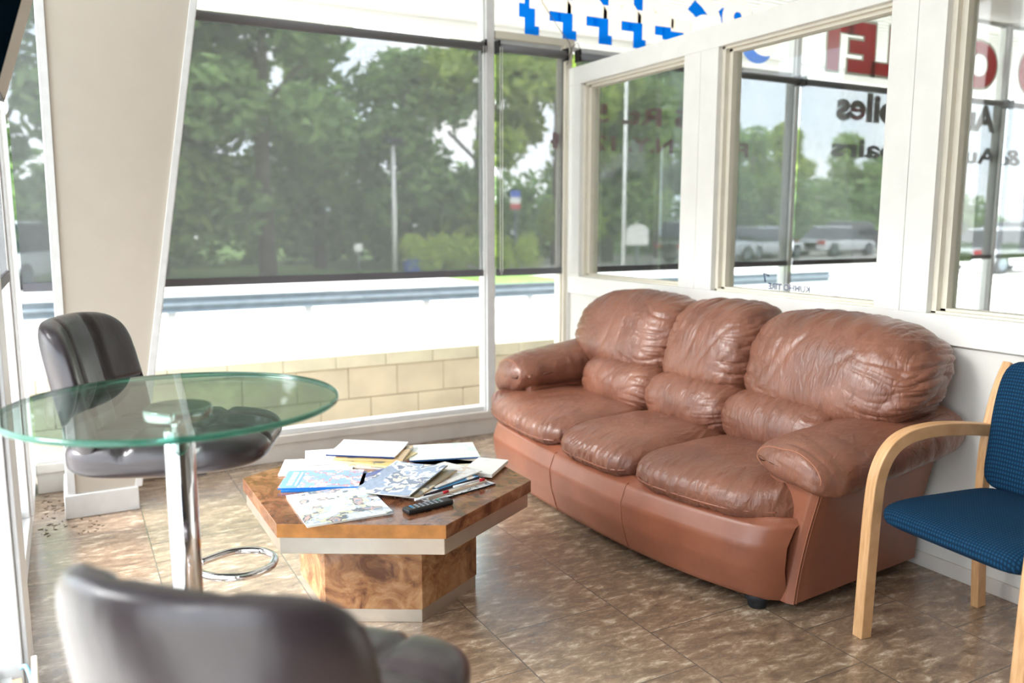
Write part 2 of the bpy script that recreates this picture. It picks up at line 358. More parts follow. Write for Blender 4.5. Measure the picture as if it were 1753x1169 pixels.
# left window wall
def lmull(n, y0, y1, x1, z0=.15):
    b = MB().box(-.33, x1, y0, y1, z0, 3.12).box(x1, x1+.014, y0+.014, y1-.014, z0, 3.12)
    tag(b.build('trim_%d' % n, M['alu'], bevel=.004), kind='structure')
o = MB().box(-.40, XL-.005, -3.4, -.3, .15, 3.12).build('wall_left', M['far_wall']); tag(o, kind='structure')
lmull(7, 4.55, 4.72, -.215); lmull(8, 3.86, 4.02, -.20); lmull(9, 2.48, 2.72, -.175, .10); lmull(10, .9, 1.05, -.21); lmull(11, -.40, -.3, -.21)
for n, (y0, y1) in enumerate(((4.02, 4.55), (2.72, 3.86), (1.05, 2.48), (-.3, .9))):
    w = empty('window_%d' % (8+n), (-.27, (y0+y1)/2, .15), kind='structure'); h = (y1-y0)/2
    MB().box(-.003, .003, -h, h, 0, 2.97).build('glass_pane', M['glass'], w)
    MB().box(-.03, .03, -h, h, 0, .03).build('frame_rail', M['alu'], w)

# ------------------------------------------------------------------ partition (right wall) with three glazed openings
wr = empty('wall_right', (XP, 0, 0), kind='structure')
T = .13; F = 0; B = T
def part_box(name, y0, y1, z0, z1, x0=0, x1=T, m='white', bevel=.003): return MB().box(x0, x1, y0, y1, z0, z1).build(name, M[m], wr, bevel=bevel)
YE = 4.69; YN = -3.4
part_box('lower_panel', YN, YE-.004, 0, .905, .018, T-.018, 'wall')
part_box('bottom_rail', YN, YE, .905, 1.018)
part_box('top_rail', YN, YE, 2.235, 2.345)
part_box('end_post', 4.545, YE, 1.018, 2.235)
part_box('corner_strip', 4.675, YE+.004, 0, .905, -.002, T+.002)
OP = [(3.545, 4.545), (2.295, 3.285), (1.02, 2.055), (-.25, .79), (-1.5, -.48)]
posts = [(3.285, 3.545), (2.055, 2.295), (.79, 1.02), (-.48, -.25)]
for y0, y1 in posts:
    ym = (y0+y1)/2
    MB().box(0, T, y0, ym-.001, 1.018, 2.235).box(0, T, ym+.001, y1, 1.018, 2.235).build('post', M['white'], wr, bevel=.002)
part_box('post', YN, -1.5, 1.018, 2.235)
for y0, y1 in OP:
    b = MB()
    # stepped casing stops round each pane
    for d, s in ((.028, .022), (.055, .045)):
        b.box(d, T-.01 if s > .03 else T-.02, y0, y0+s*.8, 1.018, 2.235); b.box(d, T-.012, y1-s, y1, 1.018, 2.235)
        b.box(d, T-.014, y0, y1, 1.018, 1.018+s*.45); b.box(d, T-.016, y0, y1, 2.235-s*.6, 2.235)
    b.build('glazing_stop', M['cream'], wr, bevel=.002)
    MB().box(.083, .089, y0+.01, y1-.01, 1.03, 2.225).build('glass_pane', M['pane'], wr)
part_box('skirting', YN, YE, 0, .06, .006, .018, 'curb')

# ------------------------------------------------------------------ tapered column in front of the street glass
pl = empty('tapered_column', (.08, 4.385, 0), label='tan panelled column with white edge strips, widening upwards, by the left window corner', cat='column')
def colx(z, side): return (-.145 + .0 * z + .011 * z) if side < 0 else (.155 + .1616 * z)
y0, y1 = -.15, .24
def slab(f0, f1, ya, yb, z0=.11, z1=3.12):
    q = lambda z: [(f0(z), ya, z), (f1(z), ya, z), (f1(z), yb, z), (f0(z), yb, z)]
    return q(z0), q(z1)
xl = lambda z: colx(z, -1); xr = lambda z: colx(z, 1)
MB().hexa(*slab(lambda z: xl(z)+.004, lambda z: xr(z)-.004, y0+.006, y1)).build('panel', M['tan'], pl)
tr = MB(); tr.hexa(*slab(xl, lambda z: xl(z)+.034, y0-.003, y0+.03)); tr.hexa(*slab(lambda z: xl(z)-.003, xl, y0, y1))
tr.build('edge_strip', M['alu'], pl, bevel=.002)
tr = MB(); tr.hexa(*slab(lambda z: xr(z)-.030, xr, y0-.003, y0+.03)); tr.hexa(*slab(xr, lambda z: xr(z)+.003, y0, y1))
tr.build('edge_strip', M['alu'], pl, bevel=.002)
MB().box(-.158, .158, y0-.012, y1+.002, 0, .112).build('plinth', M['alu'], pl, bevel=.004)

# ------------------------------------------------------------------ roller shades
def shade_x(x0, x1, label, first, yb=4.655, chain=None, z0=1.03):
    c = (x0+x1)/2; w = (x1-x0)/2
    r = empty('roller_shade', (c, yb, 2.42), label=label, cat='window shade', group='grey mesh roller shades on the street windows')
    MB().tube([(-w, -.005, 0), (w, -.005, 0)], .026, 16).build('roller_tube', M['dark_tube'], r)
    MB().box(-w, w, .0235, .0245, z0+.03-2.42, .0).build('shade_fabric', M['shade'], r)
    MB().box(-w, w, .016, .032, z0-2.42, z0+.042-2.42).build('hem_bar', M['hem'], r, bevel=.003)
    for sx in (-1, 1): MB().box(sx*w-.006, sx*w+.006, -.03, .03, -.035, .04).build('bracket', M['black'], r)
    if chain: MB().tube([(chain*(w-.01)-.008, -.03, 0), (chain*(w-.01)-.008, -.03, -1.36), (chain*(w-.01), -.03, -1.38), (chain*(w-.01)+.008, -.03, -1.36), (chain*(w-.01)+.008, -.03, 0)], .002, 6).build('pull_chain', M['white'], r)
    return r
shade_x(-.19, .10, 'narrow grey mesh shade in the corner window left of the tan column', 1, yb=4.672)
shade_x(.20, 2.325, 'widest grey mesh shade, between tan column and white mullion', 0, chain=1, yb=4.672)
shade_x(2.408, 2.895, 'narrow grey mesh shade between the mullion and the end of the partition', 0, chain=-1)
shade_x(2.99, 4.955, 'grey mesh shade over the small address lettering, behind the partition glass', 0)
shade_x(5.02, 7.57, 'grey mesh shade behind the auto repair lettering, below the red lettering', 0)
shade_x(7.65, 10.2, 'grey mesh shade at the right edge of the picture beyond the last mullion', 0)
r = empty('roller_shade', (-.17, 2.35, 2.42), rz=R(90), label='grey mesh shade on the left window wall at the left picture edge', cat='window shade')
MB().tube([(-1.3, 0, 0), (1.3, 0, 0)], .026, 16).build('roller_tube', M['dark_tube'], r)
MB().box(-1.3, 1.3, .0235, .0245, 1.19-2.42, 0).build('shade_fabric', M['shade'], r)
MB().box(-1.3, 1.3, .016, .032, 1.15-2.42, 1.19-2.42).build('hem_bar', M['hem'], r, bevel=.003)

# ------------------------------------------------------------------ hanging thin wires over the partition end
b = MB()
b.tube([(2.93+.0*i, 4.655, 2.50-.0*i) for i in range(2)] + [(2.945, 4.64, 2.42), (2.94, 4.65, 2.36)], .003, 6)
b.tube([(2.62, 4.66, 3.1), (2.66, 4.655, 2.9), (2.72, 4.65, 2.72), (2.84, 4.65, 2.58), (2.92, 4.65, 2.5), (2.95, 4.645, 2.40)], .0025, 6)
b.tube([(2.90, 4.64, 2.36), (2.93, 4.63, 2.47), (2.97, 4.63, 2.50), (3.02, 4.64, 2.42), (3.05, 4.64, 2.36)], .0025, 6)
tag(b.build('loose_wire', M['hem'], recalc=True), 'thin loose wires dangling from above to the partition end post', 'wire')

# ------------------------------------------------------------------ lettering on the glass (painted for the street, so mirrored indoors)
def text_mesh(name, body, x0, x1, z0, z1, y, mat_, ext=.001, off=.0, shear=0):
    cu = bpy.data.curves.new(name, 'FONT'); cu.body = body; cu.extrude = .01; cu.offset = off; cu.shear = shear; cu.resolution_u = 6
    ob = bpy.data.objects.new(name+'_src', cu); COL.objects.link(ob)
    bpy.context.view_layer.update()
    me = bpy.data.meshes.new_from_object(ob.evaluated_get(bpy.context.evaluated_depsgraph_get()))
    COL.objects.unlink(ob); bpy.data.objects.remove(ob)
    xs = [v.co.x for v in me.vertices]; ys = [v.co.y for v in me.vertices]
    a, b_, c, d = min(xs), max(xs), min(ys), max(ys); cx = (x0+x1)/2
    for v in me.vertices:
        v.co = Vector((x1 - (v.co.x-a)/(b_-a)*(x1-x0) - cx, (1 if v.co.z > 0 else -1)*ext, z0 + (v.co.y-c)/(d-c)*(z1-z0) - z0))
    me.materials.append(mat_); ob = bpy.data.objects.new(name, me); COL.objects.link(ob); ob.location = (cx, y, z0); return ob
def vinyl(name, col, tint, clear):
    m = simple(name, col, .6, trans=.6); nt = m.node_tree; out = nt.nodes['Material Output']; src = out.inputs['Surface'].links[0].from_socket
    t = nt.nodes.new('ShaderNodeBsdfTransparent'); t.inputs['Color'].default_value = (*tint, 1); mx = nt.nodes.new('ShaderNodeMixShader'); mx.inputs[0].default_value = clear
    nt.links.new(src, mx.inputs[1]); nt.links.new(t.outputs[0], mx.inputs[2]); nt.links.new(mx.outputs[0], out.inputs['Surface']); return m
M['ink_cream'] = simple('cream_vinyl', (255, 248, 240), .6, trans=.8)
M['ink_blue'] = vinyl('blue_vinyl', (22, 136, 216), (.02, .50, .95), .6)
M['ink_red'] = vinyl('red_vinyl', (246, 80, 86), (1, .22, .25), .72)
M['ink_grey'] = simple('pale_grey_paint', (206, 208, 198), .6, trans=.4)
M['ink_brown'] = simple('maroon_paint', (168, 66, 64), .7, trans=.8)
M['ink_black'] = simple('black_paint', (34, 30, 30), .7)
M['ink_navy'] = simple('navy_print', (18, 30, 84), .6)
YT = 4.741
o = text_mesh('window_lettering', '896-4444', 2.68, 4.84, 2.585, 2.97, YT, M['ink_cream'], .0008, .045)
tag(o, 'cream telephone number with blue drop shadow painted across the top glass', 'lettering')
s = text_mesh('drop_shadow', '896-4444', 2.68-.075-3.76, 4.84-.075-3.76, -.06, .325, .0012, M['ink_blue'], .0004, .045)
s.location = (s.location.x, .0015, -.06); s.parent = o; s['label'] = 'bright blue drop shadow of the digits'
cut = text_mesh('cutter', '896-4444', 2.68-3.76, 4.84-3.76, 0, .385, .0012, M['ink_blue'], .006, .045)
cut.location = (cut.location.x, .0015, 0); cut.parent = o
bo = s.modifiers.new('cut', 'BOOLEAN'); bo.operation = 'DIFFERENCE'; bo.object = cut; bo.solver = 'EXACT'; bo.use_self = True
bpy.context.view_layer.update()
me2 = bpy.data.meshes.new_from_object(s.evaluated_get(bpy.context.evaluated_depsgraph_get())); s.modifiers.clear(); s.data = me2
bpy.data.objects.remove(cut)
def outlined(body, x0, x1, z0, z1, ink, edge, label, off, off2, g=.012):
    o = text_mesh('window_lettering', body, x0, x1, z0, z1, YT, ink, .0008, off)
    tag(o, label, 'lettering')
    cx = (x0+x1)/2; s = text_mesh('outline', body, x0-g-cx, x1+g-cx, -g, z1-z0+g, 0, edge, .0004, off2)
    s.location = (0, .0015, -g); s.parent = o
    return o
outlined('OUTLET', 5.21, 7.53, 2.55, 2.95, M['ink_red'], M['ink_grey'], 'big red block lettering reading OUTLET with pale outline, mirrored', .055, .085, .022)
outlined('O', 7.87, 8.27, 2.55, 2.95, M['ink_red'], M['ink_grey'], 'single big red letter O at the right edge of the picture', .055, .085, .022)
outlined('Automobiles', 5.50, 7.57, 2.185, 2.40, M['ink_brown'], M['ink_grey'], 'dark outlined lettering reading Automobiles, mirrored, upper of two lines', .02, .05, .012)
def split_words(o, nwords):
    root = empty('window_lettering', o.location); bm = bmesh.new(); bm.from_mesh(o.data); bm.verts.ensure_lookup_table()
    seen = {}; isl = []
    for v in bm.verts:
        if v.index in seen: continue
        st_ = [v]; seen[v.index] = len(isl); grp = [v.index]
        while st_:
            q = st_.pop()
            for e_ in q.link_edges:
                w_ = e_.other_vert(q)
                if w_.index not in seen: seen[w_.index] = len(isl); grp.append(w_.index); st_.append(w_)
        isl.append(grp)
    ext = sorted((min(bm.verts[i].co.x for i in g), max(bm.verts[i].co.x for i in g), n) for n, g in enumerate(isl))
    gaps = []; right = ext[0][1]
    for k1, e_ in enumerate(ext[1:]): gaps.append((e_[0]-right, k1+1)); right = max(right, e_[1])
    cuts = sorted(k1 for _, k1 in sorted(gaps, reverse=True)[:nwords-1]) + [len(ext)]
    a = 0
    for c_ in cuts:
        keep = set()
        for e_ in ext[a:c_]: keep |= set(isl[e_[2]])
        b2 = bm.copy(); bmesh.ops.delete(b2, geom=[v for v in b2.verts if v.index not in keep], context='VERTS')
        me = bpy.data.meshes.new('word'); b2.to_mesh(me); b2.free(); me.materials.append(o.data.materials[0])
        w_ = bpy.data.objects.new('word', me); COL.objects.link(w_); w_.parent = root; a = c_
    bm.free(); bpy.data.objects.remove(o); return root
o = text_mesh('window_lettering', '& Auto Repairs', 5.45, 8.0, 1.845, 2.04, YT, M['ink_black'], .0008, .03); o = split_words(o, 3); tag(o, 'black lettering reading & Auto Repairs, mirrored, lower of two lines', 'lettering')
o = text_mesh('window_lettering', '5 Rt. 52', 2.99, 4.0, 2.03, 2.155, YT, M['ink_brown'], .0008, .03); o = split_words(o, 3); tag(o, 'small maroon lettering reading Rt. 52, mirrored, upper address line', 'lettering')
o = text_mesh('window_lettering', 'Fishkill, N.Y. 12524', 2.84, 4.565, 1.83, 1.95, YT, M['ink_brown'], .0008, .03); o = split_words(o, 3); tag(o, 'small maroon lettering reading Fishkill, N.Y. 12524, mirrored, lower address line', 'lettering')
# sticker on the middle partition pane
def sticker():
    cu = bpy.data.curves.new('t', 'FONT'); cu.body = 'KUMHO TIRE'; cu.extrude = .001; cu.offset = .05
    ob = bpy.data.objects.new('t', cu); COL.objects.link(ob); bpy.context.view_layer.update()
    me = bpy.data.meshes.new_from_object(ob.evaluated_get(bpy.context.evaluated_depsgraph_get())); bpy.data.objects.remove(ob)
    xs = [v.co.x for v in me.vertices]; ys = [v.co.y for v in me.vertices]; a, b_, c, d = min(xs), max(xs), min(ys), max(ys)
    L = .262
    for v in me.vertices: v.co = Vector((.0004*(1 if v.co.z > 0 else -1), (v.co.x-a)/(b_-a)*L, (v.co.y-c)/(d-c)*.032))
    me.materials.append(M['ink_navy']); o = bpy.data.objects.new('tire_sticker', me); COL.objects.link(o); o.location = (XP+.0905, 2.712, 1.043)
    tag(o, 'small navy KUMHO TIRE sticker with wing mark, mirrored, on middle partition pane', 'sticker')
    b = MB(); b.tube([(0, L-.005, .065), (0, L+.032, .078), (0, L+.018, .035)], .0055, 8)
    m = b.build('wing_mark', M['ink_navy'], o); m.scale = (.1, 1, 1)
    return o
sticker()

# ================================================================== SOFA
def fold(p, sx, sy, sz, seed=0):
    q = Vector((p.x*sx, p.y*sy, p.z*sz)) + Vector((seed*7.3, seed*3.1, seed))
    return 1 - 2*abs(noise.noise(q))**.75
def sqn(x, y, z, ex, ey, ez):
    x, y, z = abs(x), abs(y), abs(z); t = 1.15
    for _ in range(7):  # Newton for |x/t|^ex + |y/t|^ey + |z/t|^ez = 1
        A, B_, C_ = (x/t)**ex, (y/t)**ey, (z/t)**ez
        t += (A + B_ + C_ - 1) * t / (ex*A + ey*B_ + ez*C_)
    return t
def cushion(name, c, h, e=3.0, n=34, deform=None, wr=.004, ws=(8, 22, 5), seed=0, material=None, parent=None, edge=None, style=''):
    """Puffed pillow: a superquadric box with soft folds pressed in along its normals."""
    bm = bmesh.new(); bmesh.ops.create_cube(bm, size=2)
    bmesh.ops.subdivide_edges(bm, edges=bm.edges[:], cuts=n-1, use_grid_fill=True)
    ex, ey, ez = (e if isinstance(e, tuple) else (e, e, e))
    for v in bm.verts:
        p = v.co; x, y, z = p
        w = lambda t: math.tan(t*pi/4*.92)/math.tan(pi/4*.92)
        x, y, z = w(x), w(y), w(z)
        q = Vector((x, y, z)) / sqn(x, y, z, ex, ey, ez)
        if deform: q2 = deform(q)
        else: q2 = q
        v.co = Vector((c[0]+q2.x*h[0], c[1]+q2.y*h[1], c[2]+q2.z*h[2])); 
        for f in v.link_faces: f.smooth = True
    bm.normal_update()
    if wr:
        add = []; sd3 = Vector((seed*7.3, seed*3.1, seed*1.7))
        def crease(q): # broad swellings with narrow valleys
            t = abs(noise.noise(q)); return min(1, t*3.2)**.8 - .62
        for v in bm.verts:
            p = v.co
            d = Vector(((p.x-c[0])/h[0], (p.y-c[1])/h[1], (p.z-c[2])/h[2]))
            ay, az = min(1, abs(d.y))**2.2, min(1, abs(d.z))**2.2
            if style == 'arm': ay = min(1, abs(d.x))**2; 
            w1 = Vector((noise.noise(p*4+sd3)*.05, noise.noise(p*4.3-sd3)*.05, noise.noise(p*3.7+sd3*2)*.05))
            q = p + w1
            if style == 'arm':
                f = (.35+.65*ay)*crease(Vector((q.x*15, q.y*4, q.z*5))+sd3) + .4*crease(Vector((q.x*30, q.y*9, q.z*9))+sd3)*ay
            else:
                f = ay*(crease(Vector((q.x*4, q.y*5, q.z*20))+sd3) + .5*crease(Vector((q.x*5, q.y*9, q.z*42))+sd3))
                f += az*(1-ay*.6)*(crease(Vector((q.x*4, q.y*20, q.z*4))-sd3) + .5*crease(Vector((q.x*5, q.y*42, q.z*8))-sd3))
                f += .45*crease(Vector((q.x*3, q.y*9+q.z*5, q.z*3-q.y*2.5))+sd3*1.3)
            add.append(v.normal*wr*f*.7)
        for v, d in zip(bm.verts, add): v.co += d
    bmesh.ops.recalc_face_normals(bm, faces=bm.faces)
    me = bpy.data.meshes.new(name); bm.to_mesh(me); bm.free(); me.materials.append(material)
    o = bpy.data.objects.new(name, me); COL.objects.link(o); o.parent = parent; return o

SY = 2.87; SX = 2.45
sofa = empty('sofa', (SX, SY, 0), rz=R(1.7), label='large three-seat brown leather sofa with puffed cushions against the white partition', cat='sofa')
# all sofa geometry below is in sofa coordinates: x away from the seat front towards the wall, y along it
def sofaX(y): return -.53 + (.145*(abs(y)/.95)**2.3 if y < 0 else .075*(abs(y)/1.0)**2.3)          # bowed front line of the skirt
b = MB()
def skirt(u, v):
    y = -.935 + 1.915*u
    prof = [(.16, .045), (.03, .045), (.0, .06), (-.035, .17), (-.045, .26), (-.02, .33), (.03, .36), (.16, .36)]
    t = v*(len(prof)-1); i = min(int(t), len(prof)-2); f = t-i
    px_, pz = [prof[i][j]*(1-f)+prof[i+1][j]*f for j in (0, 1)]
    e_ = max(0, (abs(y)-(.815 if y < 0 else .86))/.12); cr_ = .075*e_**2.5
    px_ = px_*(1-.75*min(1, e_)) if px_ > 0 else px_
    x = sofaX(y) + px_ + cr_
    pass
    z = pz - .016*(1-min(1, abs(y)/.9))*max(0, (v-.3)/.7)**2
    if y < -.6: y += (-.6-y)*.15*(1-min(1, z/.34))
    return (x, y, z)
b.grid(skirt, 96, 42)
b.bm.verts.ensure_lookup_table()
b.box(-.34, .40, -.80, .86, .06, .34)
sk = b.build('front_skirt', M['leather_flat'], sofa)
for s in (-1, 1):  # vertical seams of the skirt
    pts = [skirt((s*.26+.935)/1.915, v) for v in [i/24*.62+.14 for i in range(25)]]
    MB().tube([(p[0]-.001, p[1], p[2]) for p in pts], .0022, 6).build('seam', M['leather_flat'], sk)
# back body
MB().box(.28, .445, -.86, .86, .05, .80).build('back_body', M['leather_flat'], sofa, bevel=.04, seg=4)
# side bodies with a leaning front panel
def arm_body(s):
    b = MB()
    def fn(u, v):
        # section in x-y at height z
        z = .045 + .475*v
        fx = -.318 + .012*math.sin(v*pi)      # front edge leans forward as it rises
        out = (.925 if s < 0 else .975) + .10*v**1.3 - .012*math.sin(v*pi); inn = .79 if s < 0 else .84
        path = [(.43, inn), (fx, inn), (fx-.012, inn+.02), (fx-.016, inn+.05), (fx-.012, out-.02), (fx, out), (.43, out-.045-.03*v)]
        t = u*(len(path)-1); i = min(int(t), len(path)-2); f = t-i
        x, y = [path[i][j]*(1-f)+path[i+1][j]*f for j in (0, 1)]
        return (x, s*y, z)
    b.grid(fn, 48, 20)
    o = b.build('arm_body', M['leather_flat'], sofa)
    for off in (0, .014):
        MB().tube([(fn(5/6-.004, v)[0]+off, fn(5/6, v)[1]+s*.0015, .045+.475*v) for v in [i/20 for i in range(21)]], .0014, 6).build('stitching', M['stitch'], o)
    return o
arm_body(-1); arm_body(1)
# seat cushions
def seat(y0, y1, s, seed):
    cy = (y0+y1)/2; hy = (y1-y0)/2
    def df(q):
        y = cy + q.y*hy
        x = q.x
        fx = sofaX(y) - .035 + (.115*max(0, -q.y)**4 if s < 0 else 0) + (.05*max(0, q.y)**6 if s > 0 else 0)
        if s: # outer end wraps round in front of the arm
            t = max(0, s*q.y)
        else: t = 0
        rear = .12
        if s:
            k1 = min(1, max(0, (t-.70)/.18)); k1 = k1*k1*(3-2*k1); rear = rear*(1-k1) + (fx+.15)*k1
        X = (x+1)/2*(rear-fx) + fx
        z = q.z
        front = max(0, -x)
        zz = .405 + z*(.085 - .012*front) + (.014*(1-q.y*q.y)*(1-x*x) if z > 0 else 0) - .016*front**3
        if z > 0 and t > .6 and x > -.35: zz -= .0
        return Vector((X, (y-cy)/hy, zz))
    o = cushion('seat_cushion', (0, cy, 0), (1, hy, 1), e=(4.6, 5.0, 2.6), n=84, deform=df, wr=.0, material=M['leather'], parent=sofa)
    bm = bmesh.new(); bm.from_mesh(o.data); bm.normal_update(); add = []
    for v in bm.verts:
        p = v.co; fr = max(0, min(1, (sofaX(p.y)+.16 - p.x)/.18)); sd = max(0, min(1, (abs(p.y-cy)/hy-.55)/.45))
        m = max(fr, sd*.8)
        a = fold(p, 3, 26 if fr > .3 else 14, 5, seed); c2 = fold(p+Vector((0, noise.noise(p*5)*.1, 0)), 5, 46, 6, seed+3)
        add.append(v.normal*(.0088*m*(a*.7+c2*.5) + .003*fold(p, 6, 9, 5, seed+2)))
    for v, d in zip(bm.verts, add): v.co += d
    bm.to_mesh(o.data); bm.free()
    # piping along the front nose
    pts = []
    for i in range(61):
        a = -1.0 + 2*i/60; 
        x, y, z = -1, a*1.0, -.10
        q = Vector((x, y, z))/sqn(x, y, z, 4.6, 5.0, 2.6)
        d = df(q); pts.append((d.x-.0035, cy+d.y*hy, d.z-.012))
    MB().tube(pts, .0035, 8).build('piping', M['leather_flat'], o)
seat(-.925, -.250, -1, 1); seat(-.260, .260, 0, 2); seat(.250, 1.075, 1, 3)
# lumbar rolls
for y0, y1, sd in ((-.78, -.25, 5), (-.255, .255, 6), (.25, .78, 7)):
    cushion('lumbar_roll', (.085, (y0+y1)/2, .548), (.172, (y1-y0)/2+.020, .135), e=(2.4, 4.6, 2.3), n=64, wr=.013, ws=(5, 24, 6), seed=sd, material=M['leather'], parent=sofa,
            edge=lambda d: abs(d.y))
# upper back cushions
def back(y0, y1, s, seed):
    cy = (y0+y1)/2; hy = (y1-y0)/2
    def df(q):
        t = s*q.y
        lean = .062*q.z
        x = q.x*(1 + .0) 
        z = q.z
        if s:
            tt = max(0, (t+.25)/1.25)
            if z > 0: z *= 1 - .30*tt**2.4
            else: z *= 1 - .16*tt**2.4
            z += .02*tt
        else: z *= 1.0
        return Vector((x*.92 + lean/.18*1.0 + (.18*max(0, t)**2 if s else 0), q.y, z))
    return cushion('back_cushion', (.215, cy, .80), (.20, hy, .21), e=(2.5, 4.8, 2.8), n=88, deform=df, wr=.0145, ws=(5, 17, 4), seed=seed, material=M['leather'], parent=sofa,
                   edge=lambda d: max(abs(d.y), -d.z*.9))
back(-1.045, -.245, -1, 11); back(-.265, .265, 0, 12); back(.245, 1.075, 1, 13)
# arm pillows
def arm(s, seed):
    def df(q):
        z = q.z*(1 - .28*max(0, -s*q.y)**2) + .95*((q.x+1)/2)*(1 if q.z > 0 else (.9 if s*q.y > 0 else .15)) - .50*max(0, (s*q.y))**1.6*(1-.3*q.x)
        y = q.y*(1.0 - .10*(q.x > 0)*q.x)
        if s*q.y < 0 and q.z < 0: z += .25*(-s*q.y)
        return Vector((q.x, y, z))
    cx_, cy_, cz_ = (.045, s*.905, .545) if s < 0 else (.02, s*.975, .560); hh = (.43, .172, .078 if s < 0 else .108)
    o = cushion('arm_pillow', (cx_, cy_, cz_), hh, e=(8, 3.6, 2.5), n=72, deform=df, wr=.008, style='arm', seed=seed, material=M['leather'], parent=sofa)
    bm = bmesh.new(); bm.from_mesh(o.data); pts = []
    from mathutils.bvhtree import BVHTree
    tree = BVHTree.FromBMesh(bm)
    for i in range(57):
        a = -.35 + (pi+.7)*i/56
        org = Vector((cx_-.40, cy_, cz_ + .0)); hit = tree.ray_cast(org, Vector((0, cos(a), sin(a)*.6)))
        if hit[0] is not None: pts.append(hit[0] + hit[1]*.0005)
    bm.free()
    if len(pts) > 4: MB().tube(pts, .0015, 6).build('stitching', M['stitch'], o)
arm(-1, 21); arm(1, 22)
for x, y in ((-.36, -.80), (-.36, .80), (.34, -.80), (.34, .80)):
    MB().lathe([(.030, 0), (.034, .008), (.036, .03), (.046, .034), (.046, .06)], (x, y, 0), 20).build('foot', M['rubber'], sofa)

# ================================================================== BLUE CHAIR
ch = empty('visitor_chair', (2.503, 1.435, 0), rz=R(-4.8), label='wooden armchair with dark blue patterned seat and back beside the sofa arm', cat='chair')
def bez(P, n=10):
    out = []
    P = [Vector(p) for p in P]
    for i in range(len(P)-1):
        p0 = P[max(i-1, 0)]; p1 = P[i]; p2 = P[i+1]; p3 = P[min(i+2, len(P)-1)]
        for k_ in range(n):
            t = k_/n; out.append(.5*((2*p1)+(-p0+p2)*t+(2*p0-5*p1+4*p2-p3)*t*t+(-p0+3*p1-3*p2+p3)*t**3))
    out.append(P[-1]); return out
for s in (1, -1):
    yy = s*.272
    P = bez([(-.268, yy, 0), (-.262, yy, .25), (-.255, yy, .45), (-.240, yy, .56), (-.195, yy, .635), (-.12, yy, .672), (0, yy, .682), (.14, yy, .672), (.265, yy, .655)])
    MB().ribbon(P, .040, lambda t: .046 if t < .5 else .046-.008*(t-.5), (0, 1, 0)).build('arm_and_front_leg', M['maple'], ch, bevel=.004, seg=3)
    P = bez([(.292, yy, 0), (.275, yy, .2), (.262, yy, .42), (.262, yy, .58), (.278, yy, .70), (.305, yy, .80), (.345, yy, .885)])
    MB().ribbon(P, .030, lambda t: .044-.016*t, (0, 1, 0)).build('rear_leg', M['maple'], ch, bevel=.004, seg=3)
def cs(q): 
    return Vector((q.x, q.y, q.z + (.22*(1-q.y*q.y)*(1-q.x*q.x) if q.z > 0 else 0) + (-.35*max(0, -q.x-.5)) + .16*q.x*-1))
cushion('seat', (-.0, 0, .438), (.275, .252, .040), e=(7, 9, 3), n=22, deform=cs, wr=0, material=M['blue'], parent=ch)
def cb(q): return Vector((q.x + 1.1*q.z*abs(q.z)**.6 - .8*(1-q.y*q.y)*0 + .45*q.z**2, q.y*(1-.02*q.z), q.z))
cushion('backrest', (.262, 0, .685), (.032, .252, .222), e=(3, 9, 8), n=22, deform=cb, wr=0, material=M['blue'], parent=ch)
MB().box(-.20, .27, -.235, .235, .392, .412).build('seat_frame', M['maple'], ch, bevel=.003)

# ================================================================== COFFEE TABLE
ct = empty('coffee_table', (1.0, 2.845, 0), rz=R(-29.5), label='hexagonal burl wood coffee table with metal bands, covered in magazines', cat='table')
def hexpts(r, z): return [(r*cos(R(60*i)), r*sin(R(60*i)), z) for i in range(6)]
ZT = .42
b = MB(); b.hexa(hexpts(.540, ZT-.046), hexpts(.540, ZT))
b.bm.faces.ensure_lookup_table()
for f in b.bm.faces: f.material_index = 0
sidef = [f for f in b.bm.faces if abs(f.normal.z) < .5]
for f in b.bm.faces:
    f.normal_update()
    if abs(f.normal.z) < .5:
        c_ = f.calc_center_median(); a = math.degrees(math.atan2(c_.y, c_.x))
        if abs(a+90) < 5: f.material_index = 1
b.build('table_top', [M['burl_top'], M['oak_edge']], ct, bevel=.0015)
MB().hexa(hexpts(.528, ZT-.103), hexpts(.528, ZT-.046)).build('metal_band', M['brushed'], ct, bevel=.0015)
MB().hexa(hexpts(.335, .048), hexpts(.335, ZT-.10)).build('pedestal', M['burl'], ct, bevel=.0015)
MB().hexa(hexpts(.331, 0), hexpts(.331, .048)).build('metal_plinth', M['brushed'], ct, bevel=.0015)

# ================================================================== GLASS BAR TABLE
GT = empty('bar_table', (.19, 1.855, 0), label='round glass-topped bar table on a chrome pole, left of the coffee table', cat='table')
M['tglass'] = glassmat('table_glass', (.76, .88, .83), .07)
m, nt_, b_ = mat('green_glass_edge'); b_.inputs['Base Color'].default_value = rgb((44, 122, 100)); b_.inputs['Roughness'].default_value = .12
b_.inputs['Transmission Weight'].default_value = .55; M['gedge'] = m
b = MB(); b.lathe([(.333, 0), (.337, .003), (.337, .010), (.333, .013)], (0, 0, .983), 128)
for f in b.bm.faces:
    f.normal_update()
    f.material_index = 1 if abs(f.normal.z) < .9 else 0
b.build('glass_top', [M['tglass'], M['gedge']], GT)
MB().lathe([(.066, 0), (.070, .003), (.070, .022), (.066, .025)], (0, 0, .958), 40).build('mounting_flange', M['chrome'], GT)
MB().lathe([(.016, 0), (.016, .03)], (0, 0, .93), 24).build('neck', M['chrome'], GT)
MB().lathe([(.0315, 0), (.0315, .915), (.029, .918)], (0, 0, .015), 40).build('pole', M['chrome'], GT)
MB().lathe([(.19, 0), (.19, .006), (.17, .012), (.05, .022), (.0335, .034)], (0, 0, 0), 64).build('base_plate', M['chrome'], GT)

